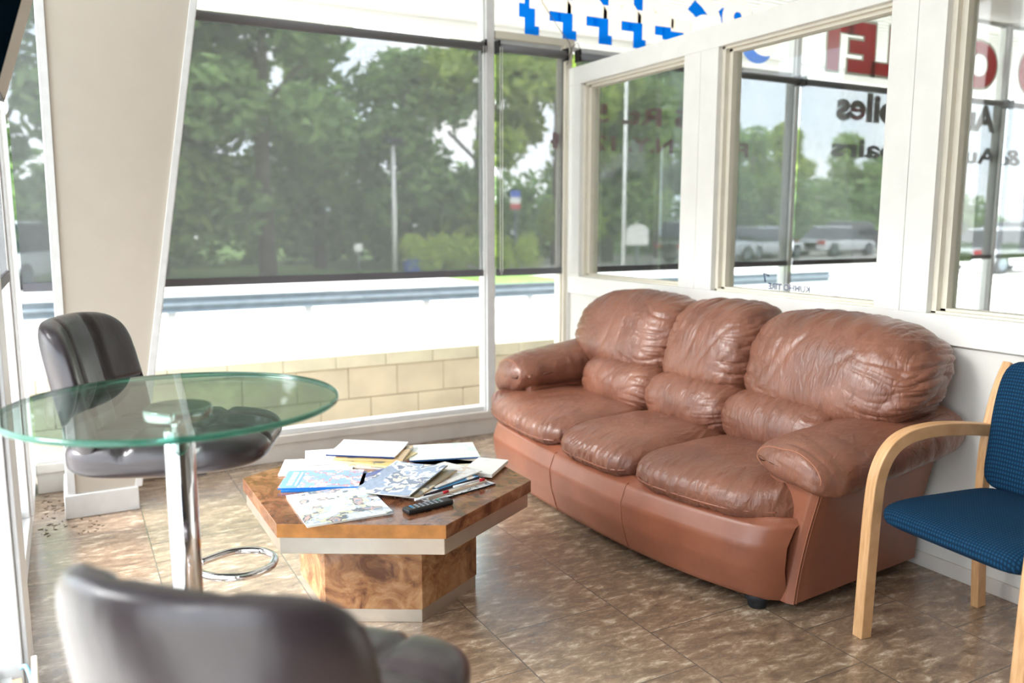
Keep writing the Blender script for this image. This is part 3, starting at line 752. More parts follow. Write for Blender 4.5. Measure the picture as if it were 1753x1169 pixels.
# ================================================================== BAR STOOLS
def tufts(d, rows, cols, depth, uv):
    u, v = uv(d); g = 0
    for i in range(1, cols): g = max(g, math.exp(-((u-(-1+2*i/cols))/.045)**2))
    for i in range(1, rows): g = max(g, math.exp(-((v-(-1+2*i/rows))/.05)**2))
    return -depth*g
def stool(loc, rz, seat_z, label, back_h=.32, lean=12):
    st = empty('bar_stool', loc, rz=rz, label=label, cat='stool', group='dark brown padded swivel bar stools')
    # local +x is the way the sitter faces
    def press(o, c, h, uv, rows, cols, depth, mask):
        bm = bmesh.new(); bm.from_mesh(o.data); bm.normal_update()
        mv = []
        for v in bm.verts:
            d = Vector(((v.co.x-c[0])/h[0], (v.co.y-c[1])/h[1], (v.co.z-c[2])/h[2]))
            mv.append(v.normal*tufts(d, rows, cols, depth, uv)*mask(d))
        for v, m_ in zip(bm.verts, mv): v.co += m_
        bm.to_mesh(o.data); bm.free()
    zc = seat_z-.05
    def ds(q):
        z = q.z + (.10 if q.x > .2 else 0)*((q.x-.2)/.8)**2*-1 if q.z > 0 else q.z*(1-.30*max(0, q.x)) + .0
        return Vector((q.x, q.y*(1-.05*max(0, q.x)), z))
    o = cushion('seat', (.01, 0, zc), (.245, .222, .056), e=(4.5, 5, 3), n=40, deform=ds, wr=.0012, ws=(6, 6, 5), seed=3, material=M['stool'], parent=st)
    press(o, (.01, 0, zc), (.245, .222, .056), lambda d: (d.y, d.x), 3, 3, .012, lambda d: max(0, min(1, d.z*2)))
    for s in (-1, 1):
        MB().tube([(x, s*(.206+.0015)*(1 - .05*max(0, x/.235)), zc-.012) for x in [-.17+.36*i/20 for i in range(21)]], .0018, 6).build('seam_stitching', M['stitch_g'], o)
    hb = back_h/2; zb = seat_z + hb - .075
    def db(q):
        zz = q.z*hb
        x = -(zz+hb)*math.tan(R(lean)) + .07*abs(q.y)**2.2
        return Vector((q.x + x/.040, q.y*(1-.06*max(0, q.z)), q.z))
    o = cushion('backrest', (-.20, 0, zb), (.040, .222, hb), e=(2.8, 5, 5), n=40, deform=db, wr=.001, ws=(5, 5, 5), seed=5, material=M['stool'], parent=st)
    bm = bmesh.new(); bm.from_mesh(o.data); bm.normal_update(); mv = []
    for v in bm.verts:
        u = v.co.y/.222; w = (v.co.z-zb)/hb
        g = 0
        for cc in (-.33, .33): g = max(g, math.exp(-((u-cc)/.05)**2))
        g = max(g, math.exp(-((w+.12)/.045)**2)); 
        m_ = max(0, v.normal.x)
        mv.append(v.normal*(-.015*g*m_*(abs(u) < .93)))
    for v, m_ in zip(bm.verts, mv): v.co += m_
    bm.to_mesh(o.data); bm.free()
    MB().box(-.09, .09, -.09, .09, seat_z-.125, seat_z-.10).build('swivel_plate', M['black'], st, bevel=.004)
    MB().lathe([(.030, .04), (.030, .40), (.036, .405), (.036, .43), (.018, .435), (.018, seat_z-.12)], (0, 0, 0), 32).build('gas_column', M['chrome'], st)
    MB().lathe([(.185, 0), (.185, .006), (.165, .012), (.05, .024), (.032, .06)], (0, 0, 0), 64).build('base_plate', M['chrome'], st)
    P = bez([(.03, -.03, .395), (.10, -.085, .40), (.175, -.088, .40), (.225, -.045, .40), (.235, 0, .40), (.225, .045, .40), (.175, .088, .40), (.10, .085, .40), (.03, .03, .395)], 6)
    MB().tube([(p.x, p.y, p.z+.04) for p in P], .0105, 14).build('footrest', M['chrome'], st)
    MB().tube([(0, -.03, seat_z-.135), (0.01, -.12, seat_z-.14), (.02, -.17, seat_z-.175)], .006, 10).build('height_lever', M['chrome'], st)
    return st
M['stitch_g'] = simple('pale_thread', (150, 142, 150), .6)
stool((.235, 2.315, 0), R(-22), .845, 'dark brown tufted bar stool behind the glass table, its back to the tan column', back_h=.36)
stool((.262, 1.150, 0), R(45), .685, 'dark brown bar stool in the near foreground seen from behind, blurred', back_h=.355)

# ================================================================== MAGAZINES
def cover_mat(name, base, inks, seed, scale=10, rough=.35, amount=.5, title=None):
    m, nt, b = mat(name); L = nt.links.new
    t = nt.nodes.new('ShaderNodeTexCoord'); mp = nt.nodes.new('ShaderNodeMapping'); mp.inputs['Location'].default_value = (seed*3.7, seed*1.3, 0); L(t.outputs['Object'], mp.inputs[0])
    v = nt.nodes.new('ShaderNodeTexVoronoi'); v.inputs['Scale'].default_value = scale; v.distance = 'CHEBYCHEV'; v.inputs['Randomness'].default_value = .45; wn = nt.nodes.new('ShaderNodeTexNoise'); wn.inputs['Scale'].default_value = 22; wn.inputs['Detail'].default_value = 3; L(mp.outputs[0], wn.inputs['Vector'])
    wv = nt.nodes.new('ShaderNodeVectorMath'); wv.operation = 'MULTIPLY_ADD'; wv.inputs[1].default_value = (.045, .045, 0); L(wn.outputs['Color'], wv.inputs[0]); L(mp.outputs[0], wv.inputs[2]); L(wv.outputs[0], v.inputs['Vector'])
    v.inputs['Scale'].default_value = scale*1.9
    inks = [tuple(int(q*.72+255*.28) for q in c) for c in inks]
    s = nt.nodes.new('ShaderNodeSeparateColor'); L(v.outputs['Color'], s.inputs[0])
    r = nt.nodes.new('ShaderNodeValToRGB'); r.color_ramp.interpolation = 'CONSTANT'; e = r.color_ramp.elements
    e[0].position = 0; e[0].color = rgb(base); e[1].position = 1-amount; e[1].color = rgb(inks[0])
    for i, c in enumerate(inks[1:]): x = e.new(1-amount + amount*(i+1)/len(inks)); x.color = rgb(c)
    bn = nt.nodes.new('ShaderNodeTexNoise'); bn.inputs['Scale'].default_value = scale*.9; bn.inputs['Detail'].default_value = 2.5; L(mp.outputs[0], bn.inputs['Vector'])
    q1 = nt.nodes.new('ShaderNodeMath'); q1.operation = 'MULTIPLY_ADD'; q1.inputs[1].default_value = 2.2; q1.inputs[2].default_value = -.85; L(bn.outputs['Fac'], q1.inputs[0])
    q2 = nt.nodes.new('ShaderNodeMath'); q2.operation = 'MULTIPLY_ADD'; q2.inputs[1].default_value = .45; L(s.outputs[0], q2.inputs[0]); L(q1.outputs[0], q2.inputs[2]); q2.use_clamp = True
    L(q2.outputs[0], r.inputs['Fac'])
    n = nt.nodes.new('ShaderNodeTexNoise'); n.inputs['Scale'].default_value = 60; n.inputs['Detail'].default_value = 6; L(mp.outputs[0], n.inputs['Vector'])
    r2 = nt.nodes.new('ShaderNodeValToRGB'); r2.color_ramp.elements[0].position = .42; r2.color_ramp.elements[1].position = .6; r2.color_ramp.elements[0].color = (.35, .38, .45, 1)
    L(n.outputs['Fac'], r2.inputs['Fac'])
    mx = nt.nodes.new('ShaderNodeMix'); mx.data_type = 'RGBA'; mx.blend_type = 'MULTIPLY'; mx.inputs[0].default_value = .22 if amount > .25 else .05; L(r.outputs[0], mx.inputs[6]); L(r2.outputs[0], mx.inputs[7]); L(mx.outputs[2], b.inputs['Base Color'])
    b.inputs['Roughness'].default_value = rough
    return m
nm = [0]
def mag(x, y, z, ang, L_=.275, W_=.21, th=.005, base=(240,240,238), inks=((60,80,130),), label='', curl=.0, tilt=(0, 0), scale=10, amount=.5, spine=None, curlx=0, cat='magazine', name='magazine', group='magazines strewn over the coffee table'):
    nm[0] += 1
    o = empty(name, (x, y, z), label=label, cat=cat, group=group); o.rotation_euler = (R(tilt[0]), R(tilt[1]), R(ang))
    def top(u, v, dz):
        X = (u-.5)*L_; Y_ = (v-.5)*W_
        return (X, Y_, dz + curl*(2*v-1)**2*(1 if v > .5 else .3) + curlx*max(0, 2*u-1)**2)
    def sheet(z0, z1, g, name, m_, n=10):
        b = MB(); bm = b.bm; V = []
        for zz in (z0, z1):
            V.append([[bm.verts.new(top(g+(1-2*g)*i/n, g+(1-2*g)*j/n, zz)) for j in range(n+1)] for i in range(n+1)])
        for i in range(n):
            for j in range(n):
                a = V[1]; bm.faces.new((a[i][j], a[i+1][j], a[i+1][j+1], a[i][j+1])); a = V[0]; bm.faces.new((a[i][j], a[i][j+1], a[i+1][j+1], a[i+1][j]))
        for i in range(n):
            for A in ((lambda q: V[q][i][0], lambda q: V[q][i+1][0]), (lambda q: V[q][i+1][n], lambda q: V[q][i][n]), (lambda q: V[q][0][i+1], lambda q: V[q][0][i]), (lambda q: V[q][n][i], lambda q: V[q][n][i+1])):
                bm.faces.new((A[0](0), A[1](0), A[1](1), A[0](1)))
        return b.build(name, m_, o)
    sheet(.0004, th-.0008, .006, 'pages', M['paper'])
    sheet(th-.0007, th, 0, 'cover', cover_mat('printed_cover_%d' % nm[0], base, inks, nm[0], scale, amount=amount))
    b = MB(); 
    for i in range(12):
        pass
    if spine:
        bm = b.bm; n = 10
        V = [[bm.verts.new(Vector(top(i/n, 0, zz)) + Vector((0, -.0006, 0))) for i in range(n+1)] for zz in (0, th)]
        for i in range(n): bm.faces.new((V[0][i], V[0][i+1], V[1][i+1], V[1][i]))
        b.build('spine', simple('spine_print_%d' % nm[0], spine, .4), o)
    return o
Z0 = ZT + .0005
g_ = ((120,140,190), (90,150,190), (230,210,120), (60,66,84))
mag(.758, 2.645, Z0, 88, .33, .285, .007, (236,240,244), ((170,190,215), (225,222,180), (70,80,100), (205,165,160), (120,140,170)), 'large white newspaper-size magazine with pale blue pictures at the front left corner', scale=16, amount=.55)
mag(.790, 2.915, Z0, -23, .285, .21, .006, (32,110,186), ((20,96,170),), 'lower of the two blue-spined magazines, mostly hidden', spine=(30,120,200), amount=.2)
bm_ = mag(.783, 2.928, Z0+.0065, -24, .285, .21, .006, (150,186,222), ((214,90,92), (240,240,240), (236,205,205), (120,150,170)), 'light blue magazine with a red picture, on top of the blue pair at the left', spine=(30,120,200), scale=26, amount=.45)
t = MB(); t.box(-.138, -.075, -.10, .10, 0, .0004); t.build('title_block', simple('title_blue', (128,172,216), .4), bm_, loc=(0, 0, .0062))
t = MB()
for i in range(5): t.box(-.118, -.098, -.075+i*.033, -.052+i*.033, 0, .0003)
t.box(-.088, -.082, -.08, .08, 0, .0003); t.build('title_lettering', M['paper'], bm_, loc=(0, 0, .0066))
mag(.815, 3.115, Z0, -20, .275, .21, .006, (246,248,246), ((226,236,236), (236,238,240)), 'plain white magazine behind the light blue one, against the back left edge', amount=.2)
mag(1.035, 3.09, Z0, -38, .275, .21, .008, (244,238,226), ((205,160,120), (120,160,170)), 'bottom magazine of the back stack', amount=.3, scale=14)
mag(1.045, 3.10, Z0+.009, -48, .275, .21, .008, (232,210,140), ((120,118,66), (200,170,110), (70,72,60)), 'yellow cover magazine with green lettering in the back stack', amount=.35, scale=18, spine=(236,216,160))
mag(1.055, 3.13, Z0+.018, -33, .275, .21, .010, (214,180,130), ((90,80,66), (180,150,110)), 'tan thick catalogue under the top magazine of the back stack', amount=.3, spine=(220,190,140), name='catalogue')
mag(1.035, 3.155, Z0+.029, -36, .28, .215, .006, (242,244,250), ((226,222,240), (230,240,226), (214,226,244)), 'white magazine with faint pastel print, topmost of the back stack', amount=.35, curl=.006, spine=(24,50,110))
mag(.925, 3.19, Z0+.006, -15, .27, .20, .005, (244,246,248), ((220,228,240), (236,230,230)), 'white magazine under the left end of the back stack', amount=.25, curl=.004)
mag(1.175, 2.985, Z0, -42, .27, .20, .006, (240,238,238), ((206,106,72), (226,140,110), (120,130,150)), 'white magazine with orange-red picture in the middle of the table', amount=.35, scale=7, spine=(236,236,240))
mag(1.300, 2.985, Z0, -20, .26, .20, .006, (226,214,190), ((190,170,140),), 'beige booklet beneath the long white magazine at the back right', amount=.2, name='booklet')
mag(1.315, 3.045, Z0+.007, -17, .285, .215, .006, (240,246,242), ((206,232,222), (226,236,240)), 'white and pale green magazine at the back right', amount=.3, spine=(60,110,170), curl=.005, scale=6)
mag(1.285, 2.825, Z0, 47, .22, .16, .006, (222,212,192), ((160,190,190), (206,196,172)), 'tan booklet with a small teal emblem near the right corner', amount=.15, scale=14, name='booklet')
mag(1.372, 2.765, Z0+.0065, 44, .20, .125, .014, (246,245,244), ((222,224,228),), 'thick white notepad at the right corner', amount=.08, name='notepad', cat='notepad')
mag(.965, 2.83, Z0, 18, .28, .21, .006, (86,104,168), ((40,48,92), (226,232,240), (150,150,180)), 'dark blue magazine peeping out in the middle behind the open one', amount=.5, scale=14, spine=(220,220,230))
mag(1.155, 2.66, Z0, 14, .30, .22, .006, (232,236,240), ((40,40,50), (150,160,190), (210,120,120)), 'bottom magazine of the right-hand pile with black and white edge', amount=.4, spine=(36,36,42), scale=16)
mag(1.140, 2.675, Z0+.007, 18, .28, .21, .008, (238,232,220), ((200,170,130), (180,150,150)), 'cream magazine in the right-hand pile, second from the bottom', amount=.3, spine=(230,206,180))
mag(1.120, 2.690, Z0+.016, 20, .275, .21, .010, (60,130,180), ((220,226,232), (226,190,150), (36,48,80)), 'blue magazine with navy spine near the top of the right-hand pile', amount=.4, spine=(34,34,56), scale=12)
mag(1.165, 2.715, Z0+.027, 24, .25, .19, .005, (238,236,236), ((216,190,170), (200,206,216)), 'pale magazine on top of the right-hand pile', amount=.3, scale=12)
mag(1.020, 2.720, Z0+.030, 40, .29, .215, .005, (168,184,208), ((226,232,240), (96,110,140), (226,220,200)), 'silver-blue magazine lying open across the middle, tilted up on the pile', amount=.6, scale=14, tilt=(-3, -5), curl=.010, spine=(150,150,140))
mag(1.045, 2.69, Z0+.026, 36, .28, .21, .004, (120,104,76), ((60,56,50), (190,170,130)), 'brown magazine just under the tilted silver-blue one', amount=.5, scale=12, tilt=(-3, -4), spine=(190,160,110))
# remote control and pens
rc = empty('remote_control', (1.015, 2.475, Z0), rz=R(9), label='black remote control with pale buttons at the front edge of the magazine pile', cat='remote control')
MB().box(-.088, .088, -.023, .023, 0, .018).build('shell', M['black'], rc, bevel=.006, seg=3)
M['btn'] = simple('grey_buttons', (170, 176, 186), .5); M['btn_b'] = simple('blue_button', (90, 170, 220), .5); M['btn_g'] = simple('green_button', (70, 200, 170), .5)
for i in range(7):
    for j in range(3):
        MB().box(-.062+i*.018-.004, -.062+i*.018+.004, (j-1)*.012-.003, (j-1)*.012+.003, .018, .0195).build('button', M['btn_b'] if (i == 0 and j) else (M['btn_g'] if (i == 6 and j == 2) else M['btn']), rc)
M['pen_w'] = simple('pen_white', (236, 238, 240), .3); M['pen_r'] = simple('pen_red', (196, 30, 48), .35)
def pen(x, y, z, a, label):
    p = empty('pen', (x, y, z), rz=R(a), label=label, cat='pen')
    MB().tube([(-.07, 0, 0), (.045, 0, 0)], .0042, 12).build('barrel', M['pen_w'], p)
    MB().tube([(.045, 0, 0), (.068, 0, 0)], .0055, 12).build('cap', M['pen_r'], p)
    return p
pen(1.050, 2.525, Z0+.024, 12, 'white pen with red cap lying just above the remote control')
pen(1.222, 2.590, Z0+.024, 12, 'white pen with red cap at the right edge of the magazine pile')

# ================================================================== TELEVISION at the upper left
def ray(px, py):
    return cam.matrix_world.to_3x3() if False else None
fw = Vector((sin(R(28.32))*cos(R(8.23)), cos(R(28.32))*cos(R(8.23)), -sin(R(8.23)))); rt = Vector((cos(R(28.32)), -sin(R(28.32)), 0)); upv = rt.cross(fw)
tv = empty('television', (-.12, 1.6, 1.72), label='dark screen with a painted tan reflection of the column and black rim, hung at the upper left corner', cat='television')
# cross-section leans forward: bottom edge nearer the window wall, wide tan strip paints the column's reflection in the screen
bx, bz, tx_, tz = 0, 0, .077, .244
tv.location = (-.112, 1.90, 1.68)
def lean_slab(b, s0, s1, y0, y1, d0, d1):
    n_ = Vector((tz-bz, 0, -(tx_-bx))).normalized(); q = lambda s: Vector((bx+(tx_-bx)*s, 0, bz+(tz-bz)*s))
    p = [q(s0)+n_*d0, q(s1)+n_*d0, q(s1)+n_*d1, q(s0)+n_*d1]
    b.hexa([(v.x, y0, v.z) for v in p], [(v.x, y1, v.z) for v in p]); return b
lean_slab(MB(), 0, 1.6, -.70, .70, -.04, -.001).build('casing', M['black'], tv, bevel=.002)
lean_slab(MB(), .02, 1.55, .41, .690, -.002, .0015).build('painted_reflection', M['tan'], tv)
lean_slab(MB(), .02, 1.55, -.69, .41, -.002, .0015).build('screen', simple('dark_screen', (6, 22, 32), .9, spec=0), tv)
MB().box(-.10, -.03, -.1, .1, .06, .2).build('wall_bracket', M['black'], tv)

# ================================================================== bits at the lower left: wood offcut, cable
o = MB().box(-.011, .011, -.10, .10, 0, .30).build('wooden_stick', M['maple'], bevel=.002, loc=(-.162, 2.06, 0)); o.rotation_euler = (0, 0, R(4))
tag(o, 'short wooden batten standing against the left window sill', 'wood offcut')
o = MB().box(-.006, .006, -.08, .08, 0, .33).build('wooden_stick', M['cream'], bevel=.002, loc=(-.128, 2.12, 0)); o.rotation_euler = (0, 0, R(2))
tag(o, 'thin pale batten just right of the wooden one at the left sill', 'wood offcut')
b = MB(); b.tube(bez([(-.175, 2.42, .20), (-.160, 2.38, .215), (-.145, 2.30, .19), (-.15, 2.2, .14)]), .006, 10)
tag(b.build('blue_cable', simple('blue_cable', (120, 176, 214), .4), recalc=True), 'light blue cable looped over the left window sill', 'cable')
# dead leaves and dust on the floor by the sill: uncountable specks
b = MB(); rr = random.Random(3)
for i in range(160):
    if rr.random() < .6: x, y = rr.uniform(-.18, .1), rr.uniform(4.0, 4.66)
    else: x, y = rr.uniform(.25, 2.3), 4.68-abs(rr.gauss(0, .05))
    s_ = rr.uniform(.003, .009); a = rr.uniform(0, pi)
    pts = [(x+cos(a+t_)*s_*k_, y+sin(a+t_)*s_*k_) for t_, k_ in ((0, 1.6), (1.6, .6), (3.1, 1.4), (4.7, .5))]
    b.hexa([(p[0], p[1], .0006) for p in pts], [(p[0], p[1], .0022) for p in pts])
tag(b.build('dry_debris', simple('dry_leaf', (84, 66, 50), .9)), 'dry leaf crumbs and dirt on the tiles along the window curb', 'debris', kind='stuff')

# ================================================================== OUTDOORS
GZ = -.30
o = MB().box(-60, 90, 4.9, 17.5, GZ-.2, GZ).build('pavement', M['asphalt']); tag(o, kind='structure')
o = MB().box(-60, -.42, -30, 4.9, GZ-.2, GZ).build('pavement', M['asphalt']); tag(o, kind='structure')
o = MB().box(-60, 90, 17.5, 90, GZ-.2, GZ-.0).build('grass_verge', M['grass']); tag(o, kind='structure')
o = MB().box(13, 90, 17.5, 36, GZ-.1, GZ+.012).build('car_park', M['asphalt']); tag(o, kind='structure')
o = MB().box(-14, 10, 19.5, 24.0, GZ-.1, GZ+.010).build('side_road', M['asphalt']); tag(o, kind='structure')
o = MB().box(-60, 90, 13.6, 13.9, GZ-.1, GZ+.05).build('kerb', M['blockcap']); tag(o, kind='structure')
# canopy over the street front
b = MB(); b.box(-1, 12, 4.92, 6.9, 3.13, 3.2)
for i in range(25): b.box(-1, 12, 4.94+i*.08, 4.965+i*.08, 3.118, 3.132)
b.box(-1, 12, 6.9, 6.96, 2.98, 3.28); tag(b.build('canopy', M['soffit']), 'white ribbed canopy soffit outside above the street windows', 'canopy')
# retaining wall of concrete blocks
b = MB(); yw = 6.3
zt = .33
bw = .410
for r_, (za, zb, off, mi) in enumerate(((zt-.105, zt, .10, 1), (zt-.355, zt-.11, .0, 0), (GZ-.02, zt-.36, .23, 0))):
    x = -3 - off
    while x < 9.5:
        b.box(x+.002, x+bw-.002, yw - (.012 if r_ == 0 else 0), yw+.2, za, zb, mi); x += bw
o = b.build('block_wall', [M['block'], M['blockcap']], bevel=.005); tag(o, 'low cream concrete block wall with cap course, just outside the street windows', 'wall')
o = MB().box(-60, 90, 4.9, 6.4, GZ, GZ+.03).build('gravel_strip', M['gravel']); tag(o, kind='structure')
# guard rail
gr = empty('guard_rail', (3, 12.9, GZ), label='galvanised road guard rail running behind the block wall', cat='guard rail')
def wb(u, v):
    z = .355 + .245*v; yv = .035*math.cos(v*4*pi)
    return (-20+32*u, -yv-.03, z)
b = MB(); b.grid(wb, 64, 20); 
o = b.build('rail_beam', M['galv'], gr); sm = o.modifiers.new('s', 'SOLIDIFY'); sm.thickness = .006
for i in range(17): MB().box(-20.02+i*2.0+.28, -19.90+i*2.0+.28, 0, .10, -.05, .50).build('rail_post', M['fascia'], gr)

# trees
def leafcloud(nm_, blobs, n, size, m_, seed, thick=True):
    rr = random.Random(seed); bm = bmesh.new(); tot = sum(b_[3]**2 for b_ in blobs)
    for (cx, cy, cz, r_, sq) in blobs:
        k_ = int(n*r_*r_/tot)
        for i in range(k_):
            v = Vector((rr.gauss(0, 1), rr.gauss(0, 1), rr.gauss(0, 1))).normalized()*(rr.random()**.33)*r_
            v.z *= sq
            c = Vector((cx, cy, cz)) + v; s_ = size*rr.uniform(.5, 1.3)
            a = Vector((rr.gauss(0, 1), rr.gauss(0, 1), rr.gauss(0, .6))).normalized(); b2 = a.cross(Vector((rr.gauss(0, 1), rr.gauss(0, 1), rr.gauss(0, 1)))).normalized()
            vs = [bm.verts.new(c + a*s_*p + b2*s_*q*.55) for p, q in ((-1, 0), (-.2, -.8), (.9, -.3), (1, .3), (-.1, .8))]
            bm.faces.new(vs)
    me = bpy.data.meshes.new(nm_); bm.to_mesh(me); bm.free(); me.materials.append(m_); return me
def tree_blobs(seed, h, wide, low=.12, nb=26):
    rr = random.Random(seed); out = []
    for i in range(nb):
        t = low + (1-low)*rr.random()**.8; rad = wide*math.sin(pi*min(1, (t-low)/(1.02-low)*.86+.14))**.7
        a = rr.uniform(0, 2*pi); q = rr.random()**.5*rad*.75
        out.append((cos(a)*q, sin(a)*q, t*h, wide*rr.uniform(.26, .42), .8))
    return out
variants = []
for i, (h, wd, mm, sd_) in enumerate(((9.4, 2.9, 'leaf_a', 3), (8.2, 3.1, 'leaf_b', 8), (8.8, 2.6, 'leaf_c', 15), (7.6, 3.2, 'leaf_a', 21))):
    variants.append((leafcloud('crown', tree_blobs(sd_, h, wd), 7500, .21, M[mm], sd_), h))
def trunk_mesh(h):
    b = MB(); b.tube([(0, 0, -.1), (.05, 0, h*.35), (-.08, .05, h*.7), (0, 0, h*.93)], .2, 8, rfun=lambda t: .2*(1-t)+.04)
    for a in range(5): b.tube([(0, 0, h*(.35+.1*a)), (cos(a*2.2)*1.0, sin(a*2.2)*1.0, h*(.35+.1*a)+1.0)], .06, 6)
    me = bpy.data.meshes.new('trunk'); b.bm.to_mesh(me); b.bm.free(); me.materials.append(M['trunk']); return me
trunks = [trunk_mesh(v[1]) for v in variants]
TL = [  # x, y, variant, scale
    (-12, 27, 0, 1.0, 'dark green tree at the far left, seen left of the tan column'), (-6.5, 29, 3, 1.05, 'broad dark tree half hidden by the tan column'), (-1.5, 27, 0, .92, 'dark tree just right of the tan column'),
    (2.6, 28, 1, 1.0, 'mid green tree in the left half of the widest shade'), (5.6, 26.5, 0, .98, 'tall dark tree in the middle of the widest shade'), (8.2, 30, 1, .78, 'lower mid green tree behind the lamp post'),
    (11.2, 29, 3, .80, 'dark tree right of the lamp post, above the hedge'), (13.8, 28, 2, .98, 'bright green tree behind the white mullion'), (16.8, 27.5, 2, 1.0, 'bright yellow-green tree seen between mullion and partition end'),
    (20.2, 29, 1, .9, 'mid green tree in the first partition opening'), (24.5, 31, 0, .82, 'dark tree in the first partition opening, behind the white sign'), (29.5, 33, 3, .85, 'dark tree at the left of the second partition opening'),
    (35, 36, 1, .80, 'mid green tree at the right of the second partition opening'), (42, 40, 2, .85, 'bright tree beyond the parked cars'), (50, 42, 1, .9, 'mid green tree beyond the white cars on the right'), (59, 45, 3, .95, 'dark tree at the right edge beyond the last mullion')]
for x, y, v, s_, lab in TL:
    t = empty('tree', (x, y, GZ), rz=R((x*37) % 360), label=lab, cat='tree', group='trees across the road'); s_ *= 1.24 if x < 25 else 1.0; t.scale = (s_, s_, s_)
    for nm2, me in (('crown', variants[v][0]), ('trunk', trunks[v])):
        o = bpy.data.objects.new(nm2, me); COL.objects.link(o); o.parent = t
# undergrowth along the foot of the trees: nobody could count the bushes
bl = []
rr = random.Random(5)
for i in range(150):
    x = -16 + i*.56 + rr.uniform(-.3, .3); y = 33 + .1*max(0, x-18)**1.15 + rr.uniform(-1.5, 2.5)
    bl.append((x, y, rr.uniform(.6, 1.6), rr.uniform(1.1, 1.8), .9)); bl.append((x+.3, y+2, rr.uniform(2.2, 3.4), rr.uniform(1.0, 1.7), .9))
me = leafcloud('undergrowth', bl, 26000, .30, M['leaf_a'], 9); o = bpy.data.objects.new('undergrowth', me); COL.objects.link(o); o.location = (0, 0, GZ)
tag(o, 'dark bushy undergrowth filling the space below and behind the trees', 'bushes', kind='stuff')
# hedge
rr = random.Random(12); bl = [(-2.25+4.5*rr.random(), rr.uniform(-.5, .5), .2+rr.random()*.85, .38, .9) for i in range(70)]
me = leafcloud('clipped_hedge', bl, 7000, .075, M['leaf_h'], 12); o = bpy.data.objects.new('clipped_hedge', me); COL.objects.link(o); o.location = (11.8, 24.6, GZ)
tag(o, 'clipped bright green hedge across the road, right of the lamp post', 'hedge')
# grass tufts beside the rail
rr = random.Random(2); bl = [(rr.uniform(-1, 8), rr.uniform(0, 1), .12, .16, .6) for i in range(50)]
me = leafcloud('roadside_weeds', bl, 1500, .07, M['leaf_b'], 4); o = bpy.data.objects.new('roadside_weeds', me); COL.objects.link(o); o.location = (4, 16.5, GZ)
tag(o, 'low weeds at the far side of the road under the shade hem', 'weeds', kind='stuff')
# lamp post, signs
lp = empty('lamp_post', (9.25, 25, GZ), label='pale grey lamp post with a dark lamp head, left of the hedge', cat='lamp post')
MB().tube([(0, 0, 0), (0, 0, 4.1)], .07, 12, rfun=lambda t: .085-.03*t).build('pole', M['soffit'], lp)
MB().box(-.28, .28, -.2, .2, 4.05, 4.28).build('lamp_head', M['black'], lp, bevel=.03)
sg = empty('roadside_sign', (13.6, 25, GZ), label='small red white and blue sign on a post seen right of the mullion', cat='sign')
MB().tube([(0, 0, 0), (0, 0, 2.1)], .04, 8).build('post', M['galv'], sg)
b = MB(); b.box(-.19, .19, -.02, .02, 2.5, 2.72, 2).box(-.19, .19, -.02, .02, 2.28, 2.5, 1).box(-.19, .19, -.02, .02, 2.1, 2.28, 0)
b.build('sign_board', [simple('sign_red', (190, 60, 60), .5), M['paper'], simple('sign_blue', (60, 90, 190), .5)], sg)
sg = empty('roadside_sign', (8.05, 25, GZ), label='small blank white sign left of the lamp post', cat='sign')
MB().tube([(0, 0, 0), (0, 0, .75)], .03, 8).build('post', M['galv'], sg); MB().box(-.13, .13, -.02, .02, .75, 1.0).build('sign_board', M['paper'], sg)
sg = empty('roadside_sign', (18.0, 24, GZ), label='white board with rounded top seen through the first partition pane', cat='sign')
MB().tube([(0, 0, 0), (0, 0, .9)], .05, 8).build('post', M['galv'], sg)
b = MB(); b.hexa([(.48*cos(a), -.03, .85+(.0 if a > pi else .50)+(.25*sin(a) if a <= pi else 0)) for a in (0, .5, 1.0, 1.57, 2.1, 2.6, pi)] + [(-.48, -.03, .85), (.48, -.03, .85)], [(.48*cos(a), .03, .85+.50+.25*sin(a)) for a in (0, .5, 1.0, 1.57, 2.1, 2.6, pi)] + [(-.48, .03, .85), (.48, .03, .85)])
b.build('sign_board', M['paper'], sg)
lp = empty('slender_post', (10.3, 14.2, GZ), label='thin white post outside, seen through the middle of the first partition pane', cat='post')
MB().tube([(0, 0, 0), (0, 0, 5.0)], .035, 10).build('pole', M['soffit'], lp)
o = MB().box(-.22, .22, -.2, .2, 0, .5).build('blue_bin', simple('bin_blue', (50, 86, 170), .5), bevel=.02, loc=(9.62, 24.5, GZ)); tag(o, 'small blue bin at the foot of the lamp post', 'bin')

